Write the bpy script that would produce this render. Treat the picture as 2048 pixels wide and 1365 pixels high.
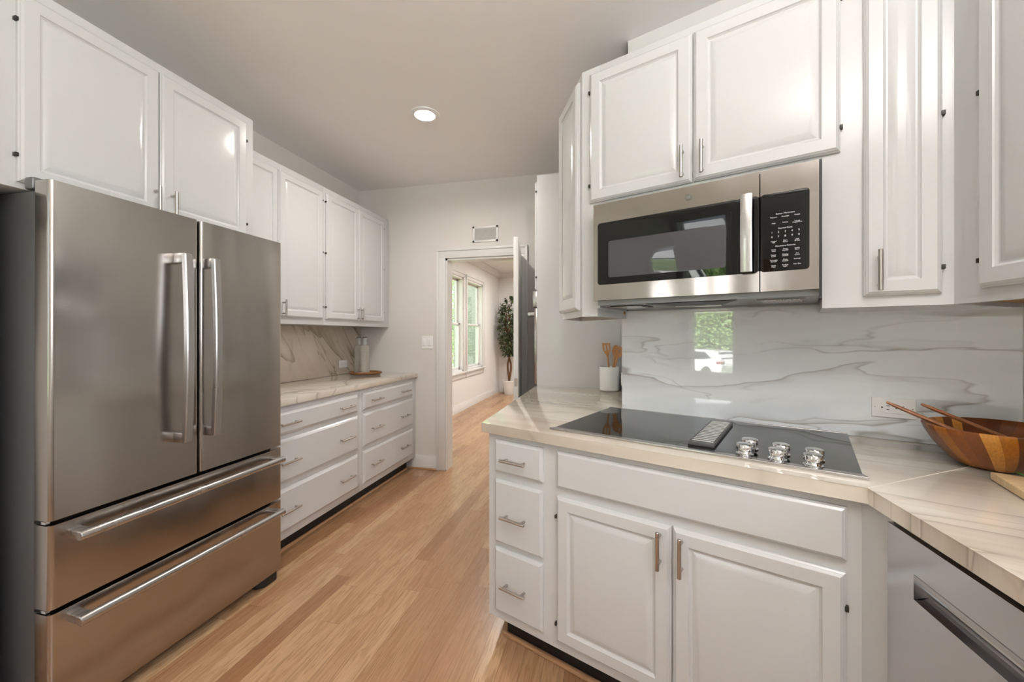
import bpy, bmesh, math, random
from mathutils import Matrix, Vector, noise as mnoise
random.seed(7)
rad = math.radians
for o in list(bpy.data.objects): bpy.data.objects.remove(o, do_unlink=True)
SC = bpy.context.scene
COL = SC.collection

# ---------------------------------------------------------------- camera
cam = bpy.data.cameras.new('camera'); co = bpy.data.objects.new('camera', cam); COL.objects.link(co)
cam.sensor_width = 36.0; cam.lens = 806.0 / 2048 * 36.0; cam.clip_start = 0.02; cam.clip_end = 300
cam.shift_y = -12.5 / 2048
co.location = (0, 0, 1.28); co.rotation_euler = (rad(90), 0, math.atan(195 / 806.0))
SC.camera = co
SC.view_settings.view_transform = 'Standard'; SC.view_settings.look = 'None'
SC.view_settings.gamma = 1; SC.view_settings.use_curve_mapping = False
SC.view_settings.exposure = 0.0

# ---------------------------------------------------------------- world + lights
wd = bpy.data.worlds.new('world'); SC.world = wd; wd.use_nodes = True
bg = wd.node_tree.nodes['Background']; bg.inputs[0].default_value = (0.80, 0.89, 1.0, 1); bg.inputs[1].default_value = 2.6

def area(name, loc, rot, sx, sy, power, color, shape='RECTANGLE', spread=180):
    l = bpy.data.lights.new(name, 'AREA'); l.shape = shape; l.size = sx; l.size_y = sy
    l.energy = power; l.color = color; l.spread = rad(spread)
    o = bpy.data.objects.new(name, l); COL.objects.link(o); o.location = loc; o.rotation_euler = rot
    return o
sn = bpy.data.lights.new('sun', 'SUN'); sn.energy = 46; sn.angle = rad(1); sn.color = (1, .97, .92)
so_ = bpy.data.objects.new('sun', sn); COL.objects.link(so_); so_.rotation_euler = Vector((-.30, -.95, -.80)).to_track_quat('-Z', 'Y').to_euler()
WARM = (1.0, 0.94, 0.87); DAY = (0.90, 0.95, 1.0)
CEIL = 2.715
# added fill lamp in an added, unseen sink window right of the camera
area('sink_side_fill', (1.30, -0.75, 1.62), (0, rad(90), 0), 1.0, 1.25, 22, DAY)

# ---------------------------------------------------------------- helpers
W = Matrix.Identity(4)
RG = Matrix.Rotation(rad(-22.5), 4, 'Z')   # range wall frame: x along the wall to the right, y into the wall
LW = Matrix.Rotation(rad(90), 4, 'Z')      # left wall frame: x = world Y, y = -world X
RW = Matrix.Rotation(rad(-90), 4, 'Z')     # right wall frame: x = -world Y, y = world X
def lin(h):
    h = h.lstrip('#'); c = [int(h[i:i+2], 16) / 255 for i in (0, 2, 4)]
    return tuple((v / 12.92 if v <= .04045 else ((v + .055) / 1.055) ** 2.4) for v in c) + (1,)
def chain(o):
    m = Matrix.Identity(4)
    while o is not None: m = o.matrix_basis @ m; o = o.parent
    return m
def mk(name, bm, mat, parent=None, fr=W, smooth=True, ang=35):
    bm.transform(fr)
    bmesh.ops.recalc_face_normals(bm, faces=bm.faces[:])
    me = bpy.data.meshes.new(name)
    o = bpy.data.objects.new(name, me); COL.objects.link(o)
    if parent is None:
        xs = [v.co.x for v in bm.verts]; ys = [v.co.y for v in bm.verts]; z = min(v.co.z for v in bm.verts)
        loc = Vector(((min(xs)+max(xs))/2, (min(ys)+max(ys))/2, z))
        bm.transform(Matrix.Translation(-loc)); o.location = loc
    else:
        o.parent = parent; bm.transform(chain(parent).inverted())
    bm.to_mesh(me); bm.free()
    if smooth:
        me.shade_smooth(); me.set_sharp_from_angle(angle=rad(ang))
    for m in (mat if isinstance(mat, (list, tuple)) else [mat]): me.materials.append(m)
    return o
def thing(name, label, cat, loc, fr=W, group=None):
    o = bpy.data.objects.new(name, None); COL.objects.link(o)
    o.matrix_basis = fr @ Matrix.Translation(loc)
    o.empty_display_size = .1
    return tag(o, label, cat, group)
def tag(o, label, cat, group=None):
    o['label'] = label; o['category'] = cat
    if group: o['group'] = group
    return o
def struct(name, bm, mat, fr=W, parent=None, **k):
    o = mk(name, bm, mat, parent, fr, **k)
    if parent is None: o['kind'] = 'structure'
    return o
def box(bm, x0, x1, y0, y1, z0, z1, bev=0, seg=2):
    vs = [bm.verts.new((x, y, z)) for x in (x0, x1) for y in (y0, y1) for z in (z0, z1)]
    fs = [bm.faces.new([vs[i] for i in f]) for f in ((0,1,3,2),(4,6,7,5),(0,4,5,1),(2,3,7,6),(0,2,6,4),(1,5,7,3))]
    if bev:
        es = list({e for f in fs for e in f.edges})
        bmesh.ops.bevel(bm, geom=es, offset=bev, segments=seg, affect='EDGES', profile=.5)
    return bm
def B(*a, **k): return box(bmesh.new(), *a, **k)
def prism(bm, poly, z0, z1, bev=0):
    lo = [bm.verts.new((x, y, z0)) for x, y in poly]; hi = [bm.verts.new((x, y, z1)) for x, y in poly]
    fs = [bm.faces.new(lo[::-1]), bm.faces.new(hi)]
    n = len(poly)
    for i in range(n): fs.append(bm.faces.new((lo[i], lo[(i+1) % n], hi[(i+1) % n], hi[i])))
    if bev:
        es = list({e for f in fs for e in f.edges})
        bmesh.ops.bevel(bm, geom=es, offset=bev, segments=2, affect='EDGES', profile=.5)
    return bm
def tube(bm, pts, rs, seg=12, cap=True, flat=None):
    pts = [Vector(p) for p in pts]
    if not isinstance(rs, (list, tuple)): rs = [rs] * len(pts)
    t0 = (pts[1] - pts[0]).normalized()
    up = Vector((0, 0, 1)) if abs(t0.z) < .9 else Vector((1, 0, 0))
    a = t0.cross(up).normalized(); rings = []
    for i, p in enumerate(pts):
        t = (pts[min(i+1, len(pts)-1)] - pts[max(i-1, 0)]).normalized()
        a = (a - t * a.dot(t)).normalized(); b = t.cross(a)
        fa, fb = (flat if flat else (1, 1))
        rings.append([bm.verts.new(p + a*math.cos(k*2*math.pi/seg)*rs[i]*fa + b*math.sin(k*2*math.pi/seg)*rs[i]*fb) for k in range(seg)])
    for r0, r1 in zip(rings, rings[1:]):
        for k in range(seg): bm.faces.new((r0[k], r0[(k+1) % seg], r1[(k+1) % seg], r1[k]))
    if cap: bm.faces.new(rings[0][::-1]); bm.faces.new(rings[-1])
    return bm
def lathe(bm, cx, cy, prof, seg=40, sx=1, sy=1, rot=0):
    rings = []; c, s = math.cos(rot), math.sin(rot)
    for r, z in prof:
        if r < 1e-6: rings.append([bm.verts.new((cx, cy, z))]); continue
        L = []
        for k in range(seg):
            a = k*2*math.pi/seg; x = r*math.cos(a)*sx; y = r*math.sin(a)*sy
            L.append(bm.verts.new((cx + x*c - y*s, cy + x*s + y*c, z)))
        rings.append(L)
    for r0, r1 in zip(rings, rings[1:]):
        if len(r0) == 1 and len(r1) == 1: continue
        for k in range(seg):
            q = (k+1) % seg
            if len(r0) == 1: bm.faces.new((r0[0], r1[k], r1[q]))
            elif len(r1) == 1: bm.faces.new((r0[k], r0[q], r1[0]))
            else: bm.faces.new((r0[k], r0[q], r1[q], r1[k]))
    return bm
def rings(bm, x0, x1, z0, z1, y, prof, corner=0):
    """concentric rectangles: prof = (inset, depth out of the wall)"""
    prev = None
    for ins, d in prof:
        a, b, c, e = x0+ins, x1-ins, z0+ins, z1-ins
        P = [(a, c), (b, c), (b, e), (a, e)]
        if corner:
            r = max(corner-ins, .0005); P = []
            for (qx, qz, st) in ((b-r, c+r, -90), (b-r, e-r, 0), (a+r, e-r, 90), (a+r, c+r, 180)):
                for k in range(6):
                    t = rad(st + 18*k); P.append((qx + r*math.cos(t), qz + r*math.sin(t)))
        L = [bm.verts.new((px, y-d, pz)) for px, pz in P]; n = len(L)
        if prev:
            for i in range(n): bm.faces.new((prev[i], prev[(i+1) % n], L[(i+1) % n], L[i]))
        else: bm.faces.new(L[::-1])
        prev = L
    bm.faces.new(prev)
    return bm
def text_bm(s, size, x, y, z, ext=.0004, align='CENTER'):
    cu = bpy.data.curves.new('t', 'FONT'); cu.body = s; cu.size = size; cu.align_x = align; cu.extrude = ext
    cu.resolution_u = 3; cu.space_line = .85
    ob = bpy.data.objects.new('t', cu)
    me = bpy.data.meshes.new_from_object(ob)
    me.transform(Matrix.Translation((x, y, z)) @ Matrix.Rotation(rad(90), 4, 'X'))
    bpy.data.objects.remove(ob); bpy.data.curves.remove(cu)
    return me
def from_meshes(ms):
    bm = bmesh.new()
    for m in ms: bm.from_mesh(m); bpy.data.meshes.remove(m)
    return bm

# ---------------------------------------------------------------- materials
class M:
    def __init__(s, name, rough=.5, color=(.8,.8,.8,1), metal=0, **k):
        s.m = bpy.data.materials.new(name); s.m.use_nodes = True; s.t = s.m.node_tree
        s.p = s.t.nodes['Principled BSDF']
        s.p.inputs['Base Color'].default_value = color; s.p.inputs['Roughness'].default_value = rough
        s.p.inputs['Metallic'].default_value = metal
        for a, v in k.items(): s.p.inputs[a.replace('_', ' ')].default_value = v
    def n(s, typ, ins=None, **pr):
        d = s.t.nodes.new(typ)
        for a, v in pr.items(): setattr(d, a, v)
        for a, v in (ins or {}).items():
            if isinstance(v, bpy.types.NodeSocket): s.t.links.new(v, d.inputs[a])
            else: d.inputs[a].default_value = v
        return d
    def link(s, a, b): s.t.links.new(a, b)
    def math(s, op, a, b=0, c=0):
        return s.n('ShaderNodeMath', {0: a, 1: b, 2: c}, operation=op).outputs[0]
    def ramp(s, fac, stops, interp='LINEAR'):
        r = s.n('ShaderNodeValToRGB', {0: fac}); e = r.color_ramp.elements; r.color_ramp.interpolation = interp
        while len(e) < len(stops): e.new(.5)
        for el, (p, c) in zip(e, stops):
            el.position = p; el.color = c if isinstance(c, tuple) else (c, c, c, 1)
        return r.outputs[0]
    def mix(s, f, a, b, mode='MIX'):
        d = s.n('ShaderNodeMix', data_type='RGBA', blend_type=mode)
        for k, v in ((0, f), (6, a), (7, b)):
            if isinstance(v, bpy.types.NodeSocket): s.t.links.new(v, d.inputs[k])
            else: d.inputs[k].default_value = v
        return d.outputs[2]
    def coords(s, kind='Object', rot=(0,0,0), scale=(1,1,1)):
        if kind == 'World': v = s.n('ShaderNodeNewGeometry').outputs['Position']
        else: v = s.n('ShaderNodeTexCoord').outputs[kind]
        r = s.n('ShaderNodeVectorRotate', {0: v, 'Rotation': tuple(rad(q) for q in rot)}, rotation_type='EULER_XYZ').outputs[0]
        return s.n('ShaderNodeVectorMath', {0: r, 1: scale}, operation='MULTIPLY').outputs[0]
    def noise(s, vec, scale, detail=3, rough=.5, dist=0):
        return s.n('ShaderNodeTexNoise', {'Vector': vec, 'Scale': scale, 'Detail': detail, 'Roughness': rough, 'Distortion': dist}).outputs[0]
    def bump(s, h, strength, dist=.001):
        b = s.n('ShaderNodeBump', {'Height': h, 'Strength': strength, 'Distance': dist})
        s.link(b.outputs[0], s.p.inputs['Normal'])
    def col(s, c): s.link(c, s.p.inputs['Base Color'])

def paint(name, c, rough=.16, b=.25):
    m = M(name, rough, c); v = m.coords(scale=(1, 1, .25)); m.bump(m.noise(v, 160, 2), b, .0004); return m.m
PAINT = paint('white_gloss_cabinet_paint', (.625, .63, .635, 1))
TRIM = paint('white_trim_paint', (.74, .73, .715, 1), .3, .1)
def wallm(name, c):
    m = M(name, .7, c); m.bump(m.noise(m.coords('World'), 260, 2), .15, .0005); return m.m
WALL = wallm('warm_white_wall_paint', (.72, .695, .665, 1))
DINWALL = wallm('pale_wall_paint', (.80, .785, .77, 1))
CEILM = wallm('ceiling_paint', (.92, .893, .885, 1))
BLACK = M('black_plastic', .45, (.012, .012, .013, 1)).m
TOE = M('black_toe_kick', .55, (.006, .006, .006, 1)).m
GLASSB = M('black_glass', .03, (.003, .0032, .0035, 1), Specular_IOR_Level=.42).m
CHROME = M('chrome', .06, (.75, .75, .76, 1), 1).m
GREY = M('grey_enamel', .35, (.26, .28, .29, 1), 0).m
MGREY = M('dark_grey_metal', .35, (.20, .20, .205, 1), .7).m
HINGE = M('blackened_hinge_metal', .4, (.05, .045, .04, 1), .6).m
LETTER = M('light_panel_print', .5, (.75, .77, .80, 1)).m
WHITEP = M('white_plastic', .3, (.88, .88, .88, 1)).m
SLOT = M('dark_slot', .7, (.02, .02, .02, 1)).m
def steel(name, c, rough, aniso=.6, vert=True):
    m = M(name, rough, c, 1, Anisotropic=aniso)
    tg = m.n('ShaderNodeTangent', direction_type='RADIAL', axis='Z'); m.link(tg.outputs[0], m.p.inputs['Tangent'])
    v = m.coords(scale=(1, 1, 60) if vert else (60, 60, 1)); h = m.noise(v, 12, 3)
    b1 = m.n('ShaderNodeBump', {'Height': h, 'Strength': .06, 'Distance': .0003})
    lo = m.noise(m.coords(scale=(1, 1, .22) if vert else (.3, .3, 1)), 4.5, 1.5)
    b2 = m.n('ShaderNodeBump', {'Height': lo, 'Strength': .7, 'Distance': .02, 'Normal': b1.outputs[0]}); m.link(b2.outputs[0], m.p.inputs['Normal'])
    big = m.noise(m.coords(scale=(1, 1, .35) if vert else (.5, .5, 1)), 5, 2)
    m.link(m.math('MULTIPLY_ADD', big, .14, rough-.07), m.p.inputs['Roughness']); return m.m
STEEL = steel('brushed_stainless_steel', (.45, .42, .395, 1), .22)
STEELL = steel('light_brushed_steel', (.52, .505, .495, 1), .26)
STEELM = steel('microwave_stainless_steel', (.38, .345, .325, 1), .14, .75)
NICKEL = M('brushed_nickel', .28, (.50, .46, .43, 1), 1).m
STEELD = M('dishwasher_stainless_steel', .22, (.56, .555, .56, 1), 1).m
FSIDE = M('dark_grey_appliance_side', .45, (.085, .085, .085, 1)).m

def marble(name, base, alt, vein, rot, stretch, scale, warp, rough, seed=0, amt=.8, wide=.5, fine=.4, bands=True):
    """polished stone: soft tonal bands, a few broad smoky veins with a sharp dark edge, thin side veins"""
    m = M(name, rough); V = lambda op, a, b: m.n('ShaderNodeVectorMath', {0: a, 1: b}, operation=op).outputs[0]
    v = V('ADD', m.coords('World', rot, stretch), (seed, seed*1.7, seed*.6))
    w = m.n('ShaderNodeTexNoise', {'Vector': v, 'Scale': scale*.8, 'Detail': 3.0, 'Roughness': .5}).outputs[1]
    w2 = m.n('ShaderNodeTexNoise', {'Vector': v, 'Scale': scale*4.5, 'Detail': 2.0}).outputs[1]
    off = m.n('ShaderNodeVectorMath', {0: V('SUBTRACT', w, (.5, .5, .5)), 'Scale': warp}, operation='SCALE').outputs[0]
    off2 = m.n('ShaderNodeVectorMath', {0: V('SUBTRACT', w2, (.5, .5, .5)), 'Scale': warp*.10}, operation='SCALE').outputs[0]
    v2 = V('ADD', V('ADD', v, off), off2)
    clouds = m.noise(v2, scale*.8, 3, .5)
    c = m.mix(m.ramp(clouds, [(.36, 0.0), (.64, 1.0)]), base, alt)
    n1 = m.noise(v2, scale, 1.5, .4)
    d = m.math('SUBTRACT', n1, .5)
    smoky = m.ramp(d, [(0, 0.0), (.004, 1.0), (.045, .25), (.10, 0.0)])
    edge = m.ramp(m.math('ABSOLUTE', m.math('SUBTRACT', d, .004)), [(0, 1.0), (.007, 0.0)])
    msk = m.ramp(m.noise(v, scale*.9, 2), [(.36, .12), (.60, 1.0)])
    c = m.mix(m.math('MULTIPLY', m.math('MULTIPLY', smoky, msk), wide*amt), c, vein)
    c = m.mix(m.math('MULTIPLY', m.math('MULTIPLY', edge, msk), amt*.8), c, vein)
    n2 = m.noise(V('ADD', v2, (4.3, 1.7, 9.1)), scale*1.7, 2.5, .5)
    e2 = m.ramp(m.math('ABSOLUTE', m.math('SUBTRACT', n2, .5)), [(0, 1.0), (.006, .5), (.022, 0.0)])
    msk2 = m.ramp(m.noise(V('ADD', v, (7.1, 3.3, 1.9)), scale*1.3, 2), [(.45, 0.0), (.62, 1.0)])
    c = m.mix(m.math('MULTIPLY', m.math('MULTIPLY', e2, msk2), amt*fine), c, vein)
    m.col(c); m.p.inputs['Specular IOR Level'].default_value = .95
    return m.m
SPLASH = marble('grey_veined_marble', lin('#f3f7fa'), lin('#dde3e8'), lin('#86817a'), (0, 3, 22.5), (.40, .40, 1.7), 2.9, .42, .022, 3.1, .8, .5, .8)
SPLASHL = marble('beige_marble_with_slanted_veins', lin('#d6cbbd'), lin('#c9bbaa'), lin('#857860'), (52, 0, 0), (2.0, .40, 2.6), 2.2, .25, .06, 1.3, 1.0, 1.0, .8)
TOPR = marble('cream_marble_streaked_worktop', lin('#e0d8cb'), lin('#c3b6a6'), lin('#8f8274'), (0, 0, 20), (.30, 2.8, .30), 2.6, .22, .03, 5.0, .6, .7, .5)
TOPL = marble('pale_marble_worktop', lin('#ddd5ca'), lin('#cfc4b6'), lin('#958a7c'), (0, 0, 35), (1.1, .7, 1), 1.9, .5, .05, 2.2, 1.0, .8, .8)

def floor_mat():
    m = M('oak_strip_floor', .28)
    p = m.n('ShaderNodeNewGeometry').outputs['Position']
    xyz = m.n('ShaderNodeSeparateXYZ', {0: p}); x, y = xyz.outputs[0], xyz.outputs[1]
    bw = .083
    bi = m.math('FLOOR', m.math('DIVIDE', x, bw)); bf = m.math('FRACT', m.math('DIVIDE', x, bw))
    r1 = m.n('ShaderNodeTexWhiteNoise', {'W': bi}, noise_dimensions='1D').outputs[0]
    yy = m.math('DIVIDE', m.math('ADD', y, m.math('MULTIPLY', r1, 7.3)), .95)
    yi = m.math('FLOOR', yy); yf = m.math('FRACT', yy)
    idv = m.n('ShaderNodeCombineXYZ', {0: bi, 1: yi, 2: 0.0}).outputs[0]
    wn = m.n('ShaderNodeTexWhiteNoise', {'Vector': idv}, noise_dimensions='3D'); rv, rc = wn.outputs[0], wn.outputs[1]
    base = m.ramp(rv, [(0, lin('#92694a')), (.3, lin('#b08a67')), (.6, lin('#bf9c78')), (.85, lin('#a17456')), (1, lin('#c9aa86'))])
    sh = m.n('ShaderNodeVectorMath', {0: rc, 1: (30, 30, 30)}, operation='MULTIPLY').outputs[0]
    gv = m.n('ShaderNodeVectorMath', {0: m.n('ShaderNodeVectorMath', {0: p, 1: (14, 1.1, 1)}, operation='MULTIPLY').outputs[0], 1: sh}, operation='ADD').outputs[0]
    g1 = m.noise(gv, 1.6, 4, .55, .6)
    wv = m.math('SINE', m.math('MULTIPLY', g1, 46.0))
    ringf = m.ramp(m.math('MULTIPLY_ADD', wv, .5, .5), [(0, 0.0), (.5, .25), (1, 1.0)])
    c = m.mix(m.math('MULTIPLY', ringf, .58), base, lin('#8f6743'))
    fv = m.n('ShaderNodeVectorMath', {0: gv, 1: (7, 1.0, 1)}, operation='MULTIPLY').outputs[0]
    fine = m.noise(fv, 4.0, 3, .7)
    c = m.mix(m.ramp(fine, [(.42, 0.0), (.72, .42)]), c, lin('#94704d'))
    ex = m.math('MINIMUM', bf, m.math('SUBTRACT', 1.0, bf)); ey = m.math('MINIMUM', yf, m.math('SUBTRACT', 1.0, yf))
    gap = m.math('MAXIMUM', m.math('LESS_THAN', ex, .010), m.math('LESS_THAN', ey, .0010))
    c = m.mix(m.math('MULTIPLY', gap, .75), c, lin('#6e4c30'))
    m.col(c); m.bump(m.math('SUBTRACT', m.math('MULTIPLY', fine, .25), gap), .25, .0006)
    m.link(m.math('MULTIPLY_ADD', fine, .12, .22), m.p.inputs['Roughness'])
    return m.m
FLOOR = floor_mat()
def wood(name, cols, scale=(1, 1, 1), stave=None, rough=.35, rot=(0,0,0), mix=.35, dark='#4a2a14'):
    m = M(name, rough); v = m.coords(rot=rot, scale=scale); g = m.noise(v, 9, 4, .6, .8)
    if stave:
        tc = m.n('ShaderNodeTexCoord').outputs['Object']; s = m.n('ShaderNodeSeparateXYZ', {0: tc})
        a = m.math('ARCTAN2', s.outputs[1], s.outputs[0])
        tw = m.math('MULTIPLY_ADD', s.outputs[2], 1.5, a)
        u = m.math('MULTIPLY', tw, stave/6.2832); i = m.math('FLOOR', u)
        fac = m.n('ShaderNodeTexWhiteNoise', {'W': i}, noise_dimensions='1D').outputs[0]
    else: fac = m.noise(v, 2.2, 2)
    c = m.ramp(fac, cols, 'CONSTANT' if stave else 'LINEAR')
    c = m.mix(m.ramp(g, [(.4, 0.0), (.7, mix)]), c, lin(dark)); m.col(c); return m.m
BOWL = wood('acacia_staves', [(0, lin('#7a4218')), (.25, lin('#a8661f')), (.45, lin('#5f3012')), (.62, lin('#c98a3a')), (.78, lin('#8a4c1a')), (.9, lin('#6b3a17'))], (18, 18, 2.5), 31, .3)
SERV = wood('brown_server_wood', [(0, lin('#8a5430')), (1, lin('#a9714a'))], (3, 30, 30))
BOARD = wood('pale_board_wood', [(0, lin('#d9b98a')), (1, lin('#e6cda2'))], (3, 30, 3), rough=.5, dark='#a87b45')
SPOON = wood('beech_utensil_wood', [(0, lin('#b98350')), (1, lin('#cf9c67'))], (20, 20, 3), rough=.5, dark='#8a5a2e')
SLICE = wood('dark_edged_slice_wood', [(0, lin('#6b4526')), (1, lin('#a07040'))], (8, 8, 8), rough=.4)
SHOE = wood('oak_shoe_moulding', [(0, lin('#b98d66')), (1, lin('#c9a07a'))], (2, 2, 20), rough=.4, dark='#8a6444')
RAWPLY = wood('raw_plywood_underside', [(0, lin('#b08a5e')), (1, lin('#a67c4c'))], (3, 3, 3), rough=.7, dark='#8a6238')
BARK = wood('brown_bark', [(0, lin('#5a3a24')), (1, lin('#7a5233'))], (8, 8, 1), rough=.8)
def leafm(name, a, b):
    m = M(name, .45); f = m.noise(m.coords('World'), 14, 2); m.col(m.ramp(f, [(.3, a), (.7, b)]))
    m.p.inputs['Subsurface Weight'].default_value = 0; return m.m
LEAF = leafm('ficus_leaf', lin('#1c2a16'), lin('#5d6a40'))
OUTLEAF = leafm('outdoor_leaf', lin('#5f9040'), lin('#c8e49c'))
HERB = leafm('herb_green', lin('#2f7a24'), lin('#5cb043'))
CER = M('white_glazed_ceramic', .12, (.74, .76, .75, 1)).m
POT = M('white_pot', .5, (.78, .76, .74, 1)).m
SOIL = M('soil', .9, (.03, .02, .015, 1)).m
def window_glass():
    m = M('window_glass'); t = m.t; out = t.nodes['Material Output']
    tr = m.n('ShaderNodeBsdfTransparent'); gl = m.n('ShaderNodeBsdfGlossy', {'Roughness': .0})
    fr = m.math('MULTIPLY_ADD', m.math('POWER', m.n('ShaderNodeLayerWeight', {0: .5}).outputs[1], 5.0), .9, .03); mx = m.n('ShaderNodeMixShader', {0: fr, 1: tr.outputs[0], 2: gl.outputs[0]})
    m.link(mx.outputs[0], out.inputs[0]); return m.m
WGLASS = window_glass()
BGLASS = M('bottle_glass', .05, (.93, .95, .93, 1), Transmission_Weight=.75, IOR=1.3).m
FROST = M('frosted_ribbed_glass', .35, (.70, .67, .61, 1), Transmission_Weight=.6, IOR=1.3).m
def emis(name, c, s):
    m = M(name); m.p.inputs['Emission Color'].default_value = c; m.p.inputs['Emission Strength'].default_value = s; return m.m
LAMP = emis('lit_lamp_lens', (1, .96, .9, 1), 14)

# ---------------------------------------------------------------- room shell
FW = 3.555   # far wall
BK = -1.90   # wall behind the camera
struct('floor', B(-2.6, 2.2, BK-.14, 8.95, -.06, 0), FLOOR, smooth=False)
struct('ceiling', B(-2.56, 1.5, BK-.12, FW+.12, CEIL, CEIL+.1), CEILM, smooth=False)
struct('ceiling_dining', B(-2.56, 2.1, FW+.12, 8.9, 2.66, 2.78), DINWALL, smooth=False)
struct('wall_left', B(-2.56, -2.43, BK-.12, FW+.12, 0, CEIL), WALL, smooth=False)
# far wall with the doorway
OX0, OX1, OZ = -1.505, -.80, 2.0
bm = bmesh.new()
box(bm, -2.43, OX0, FW, FW+.12, 0, CEIL); box(bm, OX1, 1.4, FW, FW+.12, 0, CEIL); box(bm, OX0, OX1, FW, FW+.12, OZ, CEIL)
struct('wall_far', bm, WALL, smooth=False)
# side wall, angled range wall, right wall
yc = (1.925 - .3827*.087)/.9239
yr = (1.925 - .3827*1.24)/.9239
struct('wall_side', prism(bmesh.new(), [(.087, yc), (.087, FW+.06), (1.36, FW+.06), (1.36, yr+.14), (.5, yc+.0)], 0, CEIL), WALL, smooth=False)
struct('wall_range', prism(bmesh.new(), [(.087, yc), (.087, yc+.14), (1.36, yr+.14), (1.36, yr-.045), (1.24, yr)], 0, CEIL), TRIM, smooth=False)
bm = bmesh.new(); s0, s1 = -1.40, -.10
box(bm, 1.24, 1.36, s1, yr+.02, 0, CEIL); box(bm, 1.24, 1.36, BK-.12, s0, 0, CEIL)
box(bm, 1.24, 1.36, s0, s1, 0, 1.10); box(bm, 1.24, 1.36, s0, s1, 2.15, CEIL)
struct('wall_right', bm, TRIM, smooth=False)
# back wall with a tall window
wx0, wx1, wz0, wz1 = -2.31, -1.65, .74, 2.36
bm = bmesh.new()
box(bm, -2.43, wx0, BK-.12, BK, 0, CEIL); box(bm, wx0, wx1, BK-.12, BK, 0, wz0); box(bm, wx0, wx1, BK-.12, BK, wz1, CEIL)
box(bm, wx1, 1.24, BK-.12, BK, 0, CEIL)
struct('wall_back', bm, WALL, smooth=False)
# dining room
D = 8.75
wins = [(6.66, 7.52), (5.60, 6.46)]; z0w, z1w = .66, 2.25
bm = bmesh.new(); ys = [FW+.12, wins[1][0], wins[1][1], wins[0][0], wins[0][1], D]
for a, b in ((0, 1), (2, 3), (4, 5)): box(bm, -2.56, -2.42, ys[a], ys[b], 0, 2.66)
for a, b in wins: box(bm, -2.56, -2.42, a, b, 0, z0w); box(bm, -2.56, -2.42, a, b, z1w, 2.66)
struct('wall_dining_left', bm, DINWALL, smooth=False)
struct('wall_dining_far', B(-2.56, 2.1, D, D+.12, 0, 2.66), DINWALL, smooth=False)
struct('wall_dining_right', B(2.0, 2.12, FW+.12, D, 0, 2.66), DINWALL, smooth=False)
struct('wall_dining_near', B(1.4, 2.1, FW, FW+.12, 0, 2.66), DINWALL, smooth=False)
def mould(name, fr, x0, x1, y, prof):
    """profile (out, z) extruded along x"""
    bm = bmesh.new(); L = [[bm.verts.new((x, y-o, z)) for o, z in prof] for x in (x0, x1)]
    n = len(prof)
    for i in range(n): bm.faces.new((L[0][i], L[0][(i+1) % n], L[1][(i+1) % n], L[1][i]))
    bm.faces.new(L[0][::-1]); bm.faces.new(L[1]); return struct(name, bm, TRIM, fr)
CR = [(0, 2.66), (.09, 2.66), (.09, 2.645), (.075, 2.635), (.06, 2.605), (.03, 2.575), (.015, 2.565), (.015, 2.55), (0, 2.55)]
mould('trim_1', LW, FW+.12, D, 2.42, CR); mould('trim_2', W, -2.42, 2.0, D, CR)
BB = [(0, 0), (.016, 0), (.016, .095), (.010, .108), (.008, .125), (0, .125)]
mould('baseboard_dining_left', LW, FW+.2, D, 2.42, BB); mould('baseboard_dining_far', W, -2.42, 2.0, D, BB)
mould('baseboard_far', W, -1.85, OX0-.09, FW, BB)
mould('baseboard_left', LW, BK, .3, 2.43, BB)
bm = B(-1.87, OX0-.08, FW-.034, FW-.016, 0, .014, bev=.004); struct('trim_3', bm, SHOE)

def casing(name, fr, x0, x1, z0, z1, y, w=.09, sill=False, head=True):
    bm = bmesh.new()
    for a, b in ((x0-w, x0), (x1, x1+w)):
        box(bm, a, b, y-.018, y, z0, z1+w, bev=.004)
        o = a if a < x0-.001 else b-.022
        box(bm, o, o+.022, y-.028, y-.015, z0, z1+w, bev=.005)
    box(bm, x0-w, x1+w, y-.0185, y, z1, z1+w, bev=.004); box(bm, x0-w, x1+w, y-.0285, y-.015, z1+w-.022, z1+w+.0005, bev=.005)
    return bm
struct('trim_4', casing('c', W, OX0, OX1, 0, OZ, FW, .088), TRIM)
bm = bmesh.new(); box(bm, OX0-.001, OX0+.018, FW-.001, FW+.121, 0, OZ); box(bm, OX1-.018, OX1+.001, FW-.001, FW+.121, 0, OZ); box(bm, OX0, OX1, FW-.001, FW+.121, OZ-.018, OZ)
struct('trim_5', bm, TRIM)

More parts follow.
